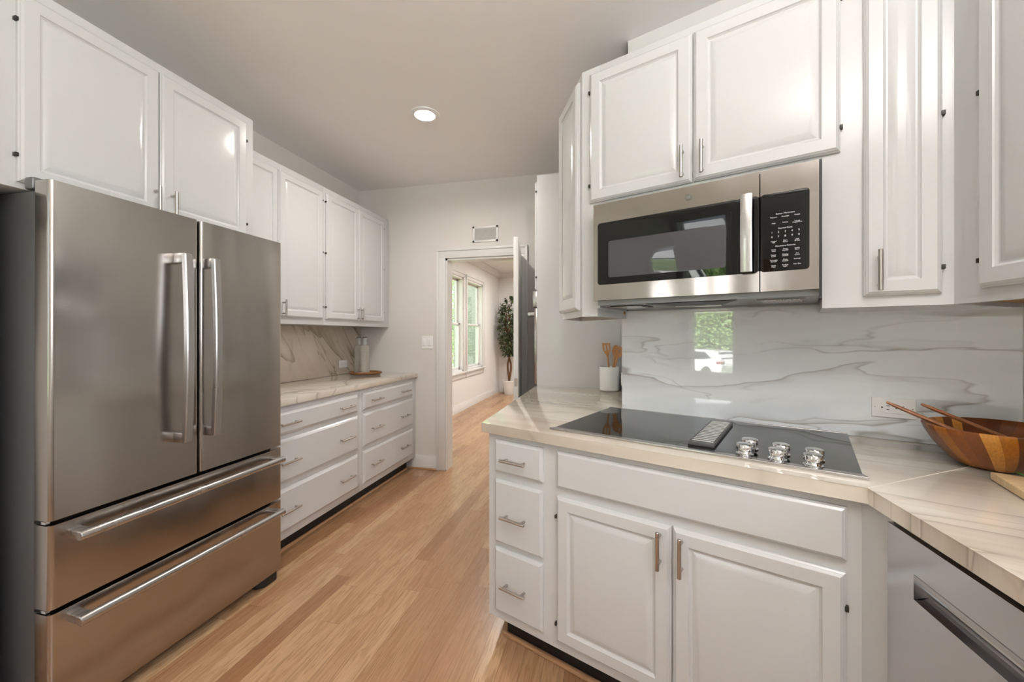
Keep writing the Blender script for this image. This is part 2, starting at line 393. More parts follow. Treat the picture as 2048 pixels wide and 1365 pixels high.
def sash_window(name, fr, x0, x1, z0, z1, y, depth=.13, meet=None, ins=.09):
    """y: inner wall face. double-hung window with casing, stool, two sashes, panes"""
    root = bpy.data.objects.new(name, None); COL.objects.link(root); root.matrix_basis = fr @ Matrix.Translation(((x0+x1)/2, y, z0)); root['kind'] = 'structure'
    bm = casing('c', fr, x0, x1, z0-.02, z1, y, .075)
    box(bm, x0-.09, x1+.09, y-.045, y+.03, z0-.03, z0, bev=.004); box(bm, x0-.075, x1+.075, y-.018, y, z0-.11, z0-.03, bev=.003)
    mk('window_frame', bm, TRIM, root, fr)
    bm = bmesh.new()
    box(bm, x0-.001, x0+.03, y, y+depth, z0, z1); box(bm, x1-.03, x1+.001, y, y+depth, z0, z1); box(bm, x0, x1, y, y+depth, z1-.03, z1+.001); box(bm, x0, x1, y, y+depth, z0-.001, z0+.03)
    mk('jamb', bm, TRIM, root, fr)
    zm = meet or (z0+z1)/2
    for nm, a, b, yy in (('lower_sash', z0+.03, zm+.02, y+.05), ('upper_sash', zm-.02, z1-.03, y+.085)):
        bm = bmesh.new(); f = .045
        box(bm, x0+.03, x0+.03+f, yy, yy+.03, a, b, bev=.004); box(bm, x1-.03-f, x1-.03, yy, yy+.03, a, b, bev=.004)
        box(bm, x0+.03, x1-.03, yy, yy+.03, a, a+f, bev=.004); box(bm, x0+.03, x1-.03, yy, yy+.03, b-f*.8, b, bev=.004)
        s = mk(nm, bm, TRIM, root, fr)
        mk('pane', B(x0+.07, x1-.07, yy+.013, yy+.017, a+.04, b-.03), WGLASS, s, fr, smooth=False)
    return root
sash_window('window_1', LW, wins[0][0], wins[0][1], z0w, z1w, 2.42, meet=1.46)
sash_window('window_2', LW, wins[1][0], wins[1][1], z0w, z1w, 2.42, meet=1.46)
R180 = Matrix.Rotation(rad(180), 4, 'Z')
root = bpy.data.objects.new('window_3', None); COL.objects.link(root); root.matrix_basis = Matrix.Translation(((wx0+wx1)/2, BK, wz0)); root['kind'] = 'structure'
bm = bmesh.new()
for a in (box(bm, wx0-.07, wx0, BK, BK+.018, wz0-.07, wz1+.07), box(bm, wx1, wx1+.07, BK, BK+.018, wz0-.07, wz1+.07), box(bm, wx0, wx1, BK, BK+.018, wz1, wz1+.07), box(bm, wx0, wx1, BK, BK+.018, wz0-.07, wz0)): pass
mk('window_frame', bm, TRIM, root); mk('pane', B(wx0, wx1, BK-.062, BK-.058, wz0, wz1), WGLASS, root, smooth=False)
sash_window('added_window_4', RW, .10, 1.40, 1.10, 2.15, 1.24, meet=1.62)  # added window above the sink, unseen, opening for the fill lamp
# open door leaf at the doorway
hx, hy = OX1+.012, FW-.008; fx, fy = -.668, 2.885
dd = Vector((fx-hx, fy-hy)); L = dd.length; DF = Matrix.Translation((hx, hy, 0)) @ Matrix.Rotation(math.atan2(dd.y, dd.x), 4, 'Z')
dr = bpy.data.objects.new('door_1', None); COL.objects.link(dr); dr.matrix_basis = DF; dr['kind'] = 'structure'
mk('door_leaf', B(.006, L, -.018, .018, .012, 2.0, bev=.002), TRIM, dr, DF)
bm = bmesh.new()
for z in (.25, 1.0, 1.75): tube(bm, [(.0, -.022, z-.045), (.0, -.022, z+.045)], .006, 10)
mk('hinge', bm, NICKEL, dr, DF)
mk('latch_plate', B(L-.0005, L+.0012, -.012, .012, .90, .96), NICKEL, dr, DF, smooth=False)

# ---------------------------------------------------------------- cabinet parts
DOORP = lambda sw: [(0, 0), (0, .009), (.004, .0125), (.0045, .0145), (.010, .0185), (.011, .020), (sw, .020), (sw+.002, .0165), (sw+.007, .0125), (sw+.011, .012), (sw+.013, .0128), (sw+.030, .0185), (sw+.032, .0188)]
DRAWP = [(0, 0), (0, .008), (.003, .011), (.0035, .0125), (.009, .0165), (.010, .0185)]
DRAWB = [(0, 0), (0, .007), (.004, .009), (.016, .0175), (.018, .0185)]
def pull(par, cx, cz, y, L, vert, fr):
    bm = bmesh.new(); h = L/2; so = .030
    if vert:
        tube(bm, [(cx, y-so, cz-h), (cx, y-so, cz-h+.001), (cx, y-so, cz+h-.001), (cx, y-so, cz+h)], [.0052, .006, .006, .0052], 14)
        for s in (-1, 1): tube(bm, [(cx, y, cz+s*(h-.018)), (cx, y-so, cz+s*(h-.018))], .0048, 12)
    else:
        tube(bm, [(cx-h, y-so, cz), (cx-h+.001, y-so, cz), (cx+h-.001, y-so, cz), (cx+h, y-so, cz)], [.0052, .006, .006, .0052], 14)
        for s in (-1, 1): tube(bm, [(cx+s*(h-.018), y, cz), (cx+s*(h-.018), y-so, cz)], .0048, 12)
    mk('handle', bm, NICKEL, par, fr)
def door(par, x0, x1, z0, z1, y, fr, handle=None, sw=.046, hinges=(), L=.117):
    d = mk('door', rings(bmesh.new(), x0, x1, z0, z1, y, DOORP(sw)), PAINT, par, fr, ang=20)
    if handle: pull(d, handle[0], handle[1], y-.020, L, True, fr)
    for hx_, hz in hinges:
        mk('hinge', B(hx_-.004, hx_+.004, y-.014, y+.001, hz-.006, hz+.006, bev=.001), HINGE, d, fr)
    return d
def drawer(par, x0, x1, z0, z1, y, fr, handles=(), L=.117, prof=DRAWP):
    d = mk('drawer', rings(bmesh.new(), x0, x1, z0, z1, y, prof), PAINT, par, fr, ang=20)
    for hx_, hz in handles: pull(d, hx_, hz, y-.0185, L, False, fr)
    return d
G_UP = 'white wall cabinets'; G_B = 'white base cabinets'

# left wall cabinets ------------------------------------------------------
zb, zt = 1.354, 2.40
c1 = thing('wall_cabinet', 'white two-door wall cabinet partly hidden by the refrigerator, one handle beside its top edge', 'cabinet', (2.16, 2.27, zb), LW, G_UP)
mk('body', B(1.745, 2.620, 2.10, 2.425, zb, zt, bev=.0015), PAINT, c1, LW)
door(c1, 1.765, 2.181, 1.398, 2.357, 2.10, LW, (2.155, 1.456), L=.108)
door(c1, 2.187, 2.603, 1.398, 2.357, 2.10, LW, (2.213, 1.456), L=.108, hinges=[(2.606, 2.29), (2.606, 1.9), (2.606, 1.49)])
c2 = thing('wall_cabinet', 'white two-door wall cabinet above the bottles, in the far corner', 'cabinet', (3.07, 2.27, zb), LW, G_UP)
mk('body', B(2.622, 3.545, 2.10, 2.425, zb, zt, bev=.0015), PAINT, c2, LW)
door(c2, 2.642, 3.040, 1.398, 2.357, 2.10, LW, (3.017, 1.456), L=.108, hinges=[(2.640, 2.29), (2.640, 1.9), (2.640, 1.49)])
door(c2, 3.045, 3.443, 1.398, 2.357, 2.10, LW, (3.068, 1.456), L=.108, hinges=[(3.446, 2.29), (3.446, 1.9), (3.446, 1.49)])
# cabinet over the refrigerator
c3 = thing('refrigerator_cabinet', 'deep white two-door cabinet above the stainless refrigerator', 'cabinet', (1.28, 2.1, 1.742), LW, G_UP)
mk('body', B(.30, 1.728, 1.81, 2.42, 1.742, zt, bev=.002), PAINT, c3, LW)
door(c3, .862, 1.268, 1.762, 2.362, 1.81, LW, (1.246, 1.825), hinges=[(.859, 2.27), (.859, 1.845)], L=.11)
door(c3, 1.273, 1.679, 1.762, 2.362, 1.81, LW, (1.310, 1.825), hinges=[(1.682, 2.27), (1.682, 1.845)], L=.11)
mk('niche_shade_panel', B(.812, .836, 1.84, 2.42, 0.0, 1.742), TOE, c3, LW, smooth=False)  # black panel standing in for the dark of the refrigerator niche
# left base run
for nm, lab, a, b, dx0, dx1, hs, x0b, x1b in (
    ('base_cabinet', 'white three-drawer base cabinet next to the refrigerator', 0, 0, 1.800, 2.624, (1.950, 2.472), 1.790, 2.654),
    ('base_cabinet', 'white three-drawer base cabinet next to the doorway wall', 0, 0, 2.686, 3.475, (2.845, 3.300), 2.655, 3.548)):
    c = thing(nm, lab, 'cabinet', ((x0b+x1b)/2, 2.1, 0), LW, G_B)
    mk('body', B(x0b, x1b, 1.815, 2.425, .107, .872, bev=.001), PAINT, c, LW)
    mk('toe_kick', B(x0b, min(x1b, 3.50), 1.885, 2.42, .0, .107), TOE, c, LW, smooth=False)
    mk('shoe_moulding', B(x0b, min(x1b, 3.50), 1.868, 1.885, .0, .018, bev=.005), SHOE, c, LW)
    for (za, zc) in ((.708, .841), (.432, .682), (.150, .400)):
        hz = {.708: .772, .432: .552, .150: .272}[za]
        drawer(c, dx0, dx1, za, zc, 1.815, LW, [(h, hz) for h in hs], L=.145, prof=DRAWB)
tag(mk('worktop', B(1.79, 3.552, 1.79, 2.425, .874, .914, bev=.003), TOPL, None, LW), 'pale marble worktop on the drawer cabinets beside the refrigerator', 'countertop')
tag(mk('backsplash', B(1.79, 3.552, 2.412, 2.428, .9141, 1.353, bev=.001), SPLASHL, None, LW), 'beige marble backsplash with slanted brown veins behind the bottles', 'backsplash')

# refrigerator ------------------------------------------------------------
FY0, FY1 = .872, 1.781; fy = 1.68
fr_ = thing('refrigerator', 'tall stainless steel french-door refrigerator with two bottom freezer drawers', 'refrigerator', ((FY0+FY1)/2, 2.05, 0), LW)
mk('body', B(FY0+.005, FY1-.005, 1.758, 2.41, .045, 1.735, bev=.006), FSIDE, fr_, LW)
mk('gasket', B(FY0+.012, FY1-.012, 1.742, 1.760, .05, 1.74), BLACK, fr_, LW, smooth=False)
def slab(x0, x1, z0, z1):
    """front panel with softly rounded vertical edges"""
    bm = bmesh.new(); r = .014; P = []
    for k in range(7):
        t = rad(180+15*k); P.append((x0+r+r*math.cos(t), fy+r+r*math.sin(t)))
    for k in range(7):
        t = rad(270+15*k); P.append((x1-r+r*math.cos(t), fy+r+r*math.sin(t)))
    P += [(x1, 1.742), (x0, 1.742)]
    return prism(bm, P, z0, z1)
ym = 1.342
for x0, x1, hx_ in ((FY0, ym-.004, 1.252), (ym+.004, FY1, 1.372)):
    d = mk('door', slab(x0, x1, .700, 1.762), STEEL, fr_, LW)
    bm = bmesh.new(); n = 14; zz0, zz1 = .850, 1.606
    pts = [(hx_, fy-.052-.012*math.sin(math.pi*i/n), zz0+.006+(zz1-zz0-.012)*i/n) for i in range(n+1)]
    vs = []
    for (px, py, pz) in pts: vs.append([bm.verts.new((px+a, py+b, pz)) for a, b in ((-.016, .009), (-.016, -.006), (-.012, -.009), (.012, -.009), (.016, -.006), (.016, .009))])
    for r0, r1 in zip(vs, vs[1:]):
        for k in range(6): bm.faces.new((r0[k], r0[(k+1) % 6], r1[(k+1) % 6], r1[k]))
    bm.faces.new(vs[0][::-1]); bm.faces.new(vs[-1])
    for z in (zz0+.022, zz1-.022): box(bm, hx_-.0155, hx_+.0155, fy-.055, fy+.001, z-.020, z+.020, bev=.003)
    mk('handle', bm, STEELL, d, LW)
for z0, z1, hz in ((.424, .686, .642), (.052, .409, .372)):
    d = mk('drawer', slab(FY0, FY1, z0, z1), STEEL, fr_, LW)
    bm = bmesh.new()
    tube(bm, [(.915, fy-.052, hz), (.917, fy-.052, hz), (1.736, fy-.052, hz), (1.738, fy-.052, hz)], [.013, .0155, .0155, .013], 16, flat=(1, 1.0))
    for x in (.936, 1.717): box(bm, x-.018, x+.018, fy-.052, fy+.001, hz-.013, hz+.013, bev=.003)
    mk('handle', bm, STEELL, d, LW)
bm = bmesh.new(); box(bm, .868, .955, 1.748, 1.785, 1.7355, 1.776, bev=.007); box(bm, .878, .925, 1.705, 1.76, 1.745, 1.7605+.006, bev=.004)
mk('hinge_cover', bm, MGREY, fr_, LW)
for z in (.693, .4165): mk('hinge', B(.874, .885, 1.70, 1.75, z-.004, z+.004), CHROME, fr_, LW)
for x in (.93, 1.715): mk('foot', prism(bmesh.new(), [(x-.06, 1.72), (x-.03, 1.692), (x+.045, 1.690), (x+.055, 1.705), (x+.055, 1.80), (x-.06, 1.80)], 0, .046, bev=.008), BLACK, fr_, LW)

# range wall upper cabinets --------------------------------------------------
yf = 1.59; zt2 = 2.416; zb2 = 1.358
def inv_rg(x, y): v = RG.inverted() @ Vector((x, y, 0)); return v.x, v.y
Bp = (-.783, yf); Ap = inv_rg(-.233, 2.075); Dp = inv_rg(-.165, 2.36); Ep = inv_rg(.083, 2.07); Ep = (Ep[0], 1.915)
c4 = thing('corner_wall_cabinet', 'narrow white angled end cabinet with a slim door left of the microwave', 'cabinet', (-.85, 1.8, zb2), RG, G_UP)
bm = prism(bmesh.new(), [Bp, (-.700, yf), (-.700, 1.90), (Ep[0]+.01, 1.912), Dp, Ap], zb2+.035, zt2); mk('body', bm, PAINT, c4, RG, smooth=False)
def skirt(poly, z0, z1, t):
    bm = bmesh.new(); n = len(poly); c = Vector((sum(p[0] for p in poly)/n, sum(p[1] for p in poly)/n))
    inn = [tuple(Vector(p) + (c-Vector(p)).normalized()*t*1.5) for p in poly]
    a = [bm.verts.new((x, y, z0)) for x, y in poly]; b = [bm.verts.new((x, y, z1)) for x, y in poly]
    e = [bm.verts.new((x, y, z0)) for x, y in inn]; f = [bm.verts.new((x, y, z1)) for x, y in inn]
    for i in range(n):
        j = (i+1) % n
        bm.faces.new((a[i], a[j], b[j], b[i])); bm.faces.new((e[j], e[i], f[i], f[j])); bm.faces.new((a[j], a[i], e[i], e[j]))
    bm.faces.new(f)
    return bm
POL = [Bp, (-.712, yf), (-.712, 1.905), (Ep[0]+.01, 1.912), Dp, Ap]
mk('face_frame', skirt(POL, zb2, zb2+.0351, .010), PAINT, c4, RG, smooth=False)
mk('underside', prism(bmesh.new(), [(Bp[0]+.01, yf+.016), (-.724, yf+.016), (-.724, 1.89), (Ep[0]+.012, 1.895), (Dp[0]+.01, Dp[1]-.015), (Ap[0]+.016, Ap[1]-.003)], zb2+.022, zb2+.034), RAWPLY, c4, RG, smooth=False)
# slim door on the 45 degree face
CH = RG @ Matrix.Translation((Bp[0], Bp[1], 0)) @ Matrix.Rotation(rad(-45), 4, 'Z')   # local -x runs back-left along the face
av = (CH.inverted() @ (RG @ Vector((Ap[0], Ap[1], 0)))); LL = -av.x
door(c4, -LL+.012, -.022, zb2+.03, zt2-.03, 0, CH, None, sw=.05, hinges=[(-LL+.010, zb2+.06)])
c5 = thing('microwave_cabinet', 'white two-door wall cabinet directly above the microwave', 'cabinet', (-.33, 1.75, 1.822), RG, G_UP)
mk('body', B(-.700, .0405, yf, 1.915, 1.818, zt2, bev=.001), PAINT, c5, RG)
door(c5, -.742, -.3365, 1.839, 2.385, yf, RG, (-.366, 1.911), hinges=[(-.745, 2.309), (-.745, 1.913)])
door(c5, -.3315, .085, 1.839, 2.385, yf, RG, (-.299, 1.913), hinges=[(.087, 2.309), (.087, 1.913)])
c6 = thing('wall_cabinet', 'tall narrow white wall cabinet with one door right of the microwave', 'cabinet', (.19, 1.75, 1.363), RG, G_UP)
mk('body', prism(bmesh.new(), [(.041, yf), (.325, yf), inv_rg(1.236, yr), (.041, 1.915)], 1.363, zt2), PAINT, c6, RG, smooth=False)
door(c6, .138, .301, 1.394, 2.385, yf, RG, (.172, 1.465), sw=.042, hinges=[(.303, 1.886), (.303, 1.466), (.303, 2.31)])
kx, ky = (RG @ Vector((.325, yf, 0))).xy
c7 = thing('wall_cabinet', 'white wall cabinet at the right edge above the wooden bowl', 'cabinet', (-.9, 1.07, 1.363), RW, G_UP)
bm = prism(bmesh.new(), [(kx, ky), (kx, .45), (1.235, .45), (1.235, yr-.02)], 1.38, zt2); mk('body', bm, PAINT, c7, W, smooth=False)
mk('face_frame', prism(bmesh.new(), [(kx, ky), (kx, .45), (kx+.019, .45), (kx+.019, ky-.01)], 1.363, 1.3805), PAINT, c7, W, smooth=False)
mk('underside', prism(bmesh.new(), [(kx+.02, ky-.012), (kx+.02, .45), (1.23, .45), (1.23, yr-.04)], 1.372, 1.3795), RAWPLY, c7, W, smooth=False)
door(c7, -1.252, -.86, 1.396, 2.385, kx, RW, None, hinges=[(-1.2555, 1.886), (-1.2555, 1.466)])
# range base cabinets ---------------------------------------------------------
yb = 1.305
FL = (-.489, 1.615)
r1 = RG @ Vector((.111, yb, 0))
c8 = thing('base_cabinet', 'large white angled base cabinet with three small drawers and two doors beneath the cooktop', 'cabinet', (-.4, 1.6, 0), RG, G_B)
poly = [FL, (r1.x, r1.y), (.622, 1.084), (1.23, 1.084), (1.23, 1.55), (.083, 2.035), (.083, 2.812), (-.489, 2.812)]
mk('body', prism(bmesh.new(), poly, .118, .872), PAINT, c8, W, smooth=False)
tk = RG @ Vector((-1.028, 1.378, 0)); tk2 = RG @ Vector((.09, 1.378, 0))
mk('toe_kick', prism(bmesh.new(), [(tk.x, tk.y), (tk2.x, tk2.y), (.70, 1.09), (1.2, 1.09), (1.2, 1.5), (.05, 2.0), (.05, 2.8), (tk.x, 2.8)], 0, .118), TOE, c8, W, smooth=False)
mk('shoe_moulding', B(-1.045, .09, 1.360, 1.378, 0, .018, bev=.005), SHOE, c8, RG)
for za, zc, hz in ((.721, .851, .782), (.436, .691, .556), (.157, .414, .281)):
    drawer(c8, -1.029, -.801, za, zc, yb, RG, [(-.921, hz)], L=.118)
mk('false_front', rings(bmesh.new(), -.740, .082, .719, .852, yb, DRAWP), PAINT, c8, RG, ang=20)
door(c8, -.740, -.3355, .155, .688, yb, RG, (-.367, .617), hinges=[(-.744, .61), (-.744, .215)])
door(c8, -.3305, .080, .155, .688, yb, RG, (-.303, .615), hinges=[(.082, .60), (.082, .235)])
# worktop
f0 = RG @ Vector((-1.089, 1.278, 0)); f1 = RG @ Vector((.1205, 1.278, 0))
FLX, FLY = -.517, f0.y+ (f0.x+.517)*0
top = [(f0.x, f0.y), (f1.x, f1.y), (f1.x, -1.2), (1.238, -1.2), (1.238, yr-.004), (.085, yc-.004), (.085, 2.815), (f0.x+.004, 2.815)]
wt = mk('worktop', prism(bmesh.new(), top, .876, .914, bev=.002), TOPR, None, W)
tag(wt, 'cream streaked marble worktop that carries the black cooktop and the bowl', 'countertop')
s = Vector((1.238-f1.x, yr-f1.y)); s.normalize(); nx, ny = -s.y*.0012, s.x*.0012
mk('seam', prism(bmesh.new(), [(f1.x-nx, f1.y-ny), (1.23-nx, yr-.01-ny), (1.23+nx, yr-.01+ny), (f1.x+nx, f1.y+ny)], .910, .9143), M('pale_grout', .4, lin('#efe8dd')).m, wt, W, smooth=False)
bs = [(-.727, 1.9235), (-.727, 1.912), inv_rg(1.226, (1.912-.3827*1.226)/.9239), inv_rg(1.226, (1.9235-.3827*1.226)/.9239)]
tag(mk('backsplash', prism(bmesh.new(), bs, .9141, 1.393), SPLASH, None, RG, smooth=False), 'glossy grey veined marble backsplash behind the cooktop', 'backsplash')
tag(mk('backsplash', B(.073, .086, 2.06, 2.815, .915, 1.352), SPLASH, None, W, smooth=False), 'narrow marble backsplash strip seen edge-on behind the utensil crock', 'backsplash')
# dishwasher
dw = thing('dishwasher', 'stainless steel dishwasher with recessed pocket handle at the right edge', 'dishwasher', (-.77, .9, 0), RW)
mk('body', B(-1.075, -.475, .665, 1.21, .02, .866), MGREY, dw, RW, smooth=False)
dx = .605
bm = bmesh.new()
# door front with pocket: outer shell as frame of boxes around the pocket
pa, pb, pz0, pz1 = -.995, -.555, .738, .789
def quad(bm, *ps): bm.faces.new([bm.verts.new(p) for p in ps])
x0, x1, z0, z1 = -1.075, -.475, .115, .862
for (a, b, c, d) in ((x0, pa, z0, z1), (pb, x1, z0, z1), (pa, pb, z0, pz0), (pa, pb, pz1, z1)): quad(bm, (a, dx, c), (b, dx, c), (b, dx, d), (a, dx, d))
quad(bm, (x0, dx, z1), (x1, dx, z1), (x1, dx+.06, z1), (x0, dx+.06, z1)); quad(bm, (x0, dx, z0), (x0, dx, z1), (x0, dx+.06, z1), (x0, dx+.06, z0)); quad(bm, (x1, dx, z0), (x1, dx, z1), (x1, dx+.06, z1), (x1, dx+.06, z0)); quad(bm, (x0, dx, z0), (x1, dx, z0), (x1, dx+.06, z0), (x0, dx+.06, z0)); quad(bm, (x0, dx+.06, z0), (x1, dx+.06, z0), (x1, dx+.06, z1), (x0, dx+.06, z1))
bmesh.ops.remove_doubles(bm, verts=bm.verts[:], dist=1e-5)
dd_ = mk('door', bm, STEELD, dw, RW, smooth=False)
bm = bmesh.new(); dpt = .035; r = .03
quad(bm, (pa, dx, pz0), (pa, dx+dpt, pz0+.01), (pa, dx+dpt, pz1), (pa, dx, pz1)); quad(bm, (pb, dx, pz0), (pb, dx+dpt, pz0+.01), (pb, dx+dpt, pz1), (pb, dx, pz1))
for k in range(6):
    t0, t1 = k/6*math.pi/2, (k+1)/6*math.pi/2
    P0 = (dx+dpt*math.sin(t0), pz0+.022*(1-math.cos(t0))); P1 = (dx+dpt*math.sin(t1), pz0+.022*(1-math.cos(t1)))
    quad(bm, (pa, P0[0], P0[1]), (pb, P0[0], P0[1]), (pb, P1[0], P1[1]), (pa, P1[0], P1[1]))
quad(bm, (pa, dx+dpt, pz0+.022), (pb, dx+dpt, pz0+.022), (pb, dx+dpt, pz1), (pa, dx+dpt, pz1)); quad(bm, (pa, dx, pz1), (pb, dx, pz1), (pb, dx+dpt, pz1), (pa, dx+dpt, pz1))
mk('pocket', bm, STEELD, dd_, RW)
mk('pocket_rim', B(pa+.001, pb-.001, dx-.002, dx+.012, pz1-.010, pz1+.001, bev=.002), STEELL, dd_, RW)
mk('kick_plate', B(-1.07, -.48, .68, .70, 0.0, .112), BLACK, dw, RW, smooth=False)
cs = thing('base_cabinet', 'white sink base cabinet beyond the dishwasher', 'cabinet', (.2, .9, 0), RW, G_B)
mk('body', B(-.472, 1.195, .625, 1.235, .11, .872), PAINT, cs, RW, smooth=False)
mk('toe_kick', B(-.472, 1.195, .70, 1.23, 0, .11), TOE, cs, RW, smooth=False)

# microwave ------------------------------------------------------------------
mw = thing('microwave_oven', 'over-the-range stainless microwave with black glass door and keypad', 'microwave', (-.33, 1.72, 1.405), RG)
my = 1.52
mk('body', B(-.694, .038, 1.56, 1.915, 1.418, 1.812), BLACK, mw, RG, smooth=False)
mk('side_trim', B(.0325, .0385, my+.002, 1.60, 1.395, 1.808), BLACK, mw, RG, smooth=False)
def framep(x0, x1, z0, z1, y0, y1, hx0, hx1, hz0, hz1):
    bm = bmesh.new()
    O = [(x0, z0), (x1, z0), (x1, z1), (x0, z1)]; I = [(hx0, hz0), (hx1, hz0), (hx1, hz1), (hx0, hz1)]
    o = [bm.verts.new((x, y0, z)) for x, z in O]; i_ = [bm.verts.new((x, y0, z)) for x, z in I]
    ob = [bm.verts.new((x, y1, z)) for x, z in O]; ib = [bm.verts.new((x, y1, z)) for x, z in I]
    for k in range(4):
        q = (k+1) % 4
        bm.faces.new((o[k], o[q], i_[q], i_[k])); bm.faces.new((o[k], ob[k], ob[q], o[q])); bm.faces.new((i_[k], i_[q], ib[q], ib[k]))
    bm.faces.new(ob)
    return bm
xs = -.1205
mdoor = mk('door', framep(-.698, xs-.001, 1.4185, 1.806, my, 1.559, -.676, xs-.001, 1.485, 1.724), STEELM, mw, RG, smooth=False)
mk('door_glass', rings(bmesh.new(), -.680, xs-.0015, 1.4805, 1.7285, my+.004, [(0, 0), (0, .0045), (.001, .0052)], corner=.012), GLASSB, mdoor, RG)
def scr():
    m = M('perforated_screen', .035, (.02, .02, .022, 1), Specular_IOR_Level=.42); v = m.coords(scale=(1, 1, 1))
    vo = m.n('ShaderNodeTexVoronoi', {'Vector': v, 'Scale': 420.0, 'Randomness': 0.0}); m.col(m.ramp(vo.outputs[0], [(.25, (.012, .012, .013, 1)), (.4, (.065, .065, .07, 1))])); return m.m
mk('window_screen', rings(bmesh.new(), -.634, -.218, 1.507, 1.652, my-.0012, [(0, 0), (0, .0002), (.0004, .0003)], corner=.008), scr(), mdoor, RG)
bm = bmesh.new(); n = 12; vs = []
for i in range(n+1):
    z = 1.482+(1.731-1.482)*i/n; yy = my-.034-.006*math.sin(math.pi*i/n)
    vs.append([bm.verts.new((-.1545+a, yy+b, z)) for a, b in ((-.0165, .006), (-.0165, -.003), (-.011, -.006), (.011, -.006), (.0165, -.003), (.0165, .006))])
for r0, r1_ in zip(vs, vs[1:]):
    for k in range(6): bm.faces.new((r0[k], r0[(k+1) % 6], r1_[(k+1) % 6], r1_[k]))
bm.faces.new(vs[0][::-1]); bm.faces.new(vs[-1])
for z in (1.492, 1.721): box(bm, -.168, -.141, my-.034, my+.001, z-.009, z+.009, bev=.002)
mk('handle', bm, STEELL, mdoor, RG)
GREYB = M('dark_badge_metal', .3, (.16, .16, .155, 1), .8).m
# badge with a monogram
bd = mk('logo_badge', lathe(bmesh.new(), 0, 0, [(0, -.001), (.0115, -.001), (.0115, .0015), (.0105, .0022), (0, .0022)], 36), GREYB, mdoor, RG @ Matrix.Translation((-.336, my, 1.767)) @ Matrix.Rotation(rad(90), 4, 'X'))
BF = RG @ Matrix.Translation((-.336, my-.0023, 1.767)) @ Matrix.Rotation(rad(90), 4, 'X')
bm = bmesh.new()
tube(bm, [(.0095*math.cos(t*math.pi/16), .0095*math.sin(t*math.pi/16), .0002) for t in range(33)], .00035, 6, cap=False)
for q in range(4):
    a = q*math.pi/2+.4
    tube(bm, [((.0078+.0008*math.sin(k))*math.cos(a+k*.28), (.0078+.0008*math.sin(k))*math.sin(a+k*.28), .0002) for k in range(4)], .0003, 6)
me = text_bm('GE', .0105, -.0002, 0, -.0036); me.transform(Matrix.Rotation(rad(-90), 4, 'X')); bm.from_mesh(me); bpy.data.meshes.remove(me)
mk('logo_lettering', bm, STEELL, mdoor, BF)
cp = mk('control_panel', framep(xs+.002, .032, 1.4185, 1.806, my, 1.559, xs+.002, .004, 1.485, 1.724), STEELM, mw, RG, smooth=False)
mk('keypad', rings(bmesh.new(), xs+.0025, .009, 1.4805, 1.7285, my+.004, [(0, 0), (0, .0045), (.001, .0052)], corner=.010), GLASSB, cp, RG)
ms = []; ty = my-.0015; cxm = -.052
def T(s, size, x, z): ms.append(text_bm(s, size*.84, x, ty, z, .0002))
T('Sensor Microwave', .0078, cxm, 1.659)
for i, s_ in enumerate(('Popcorn', 'Beverage', 'Potato')): T(s_, .0062, cxm+(i-1)*.0305, 1.6495)
for i, s_ in enumerate(('Melt', 'Reheat', 'Defrost\nWeight/Time')): T(s_, .0062 if i < 2 else .0055, cxm+(i-1)*.0305, 1.6305)
T('Express Cook', .0076, cxm, 1.613)
for i in range(5): T('12345'[i], .0095, cxm+(i-2)*.0175, 1.601); T('67890'[i], .0095, cxm+(i-2)*.0175, 1.587)
for i, s_ in enumerate(('Cancel\nOff', 'Start\nPause', 'Add\n30 Sec')): T(s_, .0064, cxm+(i-1)*.0305, 1.574)
T('Microwave Features', .0076, cxm, 1.5575)
rows = [('Cook\nTime', 'Timer\nOn/Off', 'Steam\nClean'), ('Power\nLevel', 'Display\nOn/Off', 'Set\nClock'), ('Turntable\nOn/Off', 'Mute\nOn/Off', 'Settings'), ('Reset\nFilter', 'Surface\nLight', 'Vent Fan')]
for j, rw in enumerate(rows):
    for i, s_ in enumerate(rw): T(s_, .0064, cxm+(i-1)*.0305, 1.547-j*.0165)
kb = from_meshes(ms)
mk('lettering', kb, LETTER, cp, RG, smooth=False)
# underside: sloping plate, filter, lamp, vents
def slope(z, y): return z
bm = bmesh.new(); box(bm, -.690, .034, 1.545, 1.912, 1.400, 1.4185); mk('bottom_plate', bm, GREY, mw, RG, smooth=False)
bm = bmesh.new(); prism(bm, [(-.50, 1.56), (-.19, 1.56), (-.25, 1.72), (-.44, 1.72)], 1.3975, 1.4015)
mk('air_intake', bm, BLACK, mw, RG, smooth=False)
mk('lamp_lens', B(-.44, -.27, 1.76, 1.82, 1.3965, 1.4015), M('lamp_lens', .2, (.5, .52, .52, 1)).m, mw, RG, smooth=False)
def mesh_m():
    m = M('aluminium_grease_mesh', .35, (.5, .5, .5, 1), .8); vo = m.n('ShaderNodeTexVoronoi', {'Vector': m.coords(), 'Scale': 260.0}); m.col(m.ramp(vo.outputs[0], [(.2, (.05, .045, .045, 1)), (.6, (.7, .68, .68, 1))])); return m.m
GM = mesh_m()
for a in (-.135, -.660):
    f = mk('filter_frame', B(a, a+.135, 1.60, 1.74, 1.3965, 1.4015), MGREY if a > -.2 else BLACK, mw, RG, smooth=False)
    mk('grease_filter', B(a+.010, a+.125, 1.612, 1.728, 1.3945, 1.397), GM if a > -.2 else STEELL, f, RG, smooth=False)

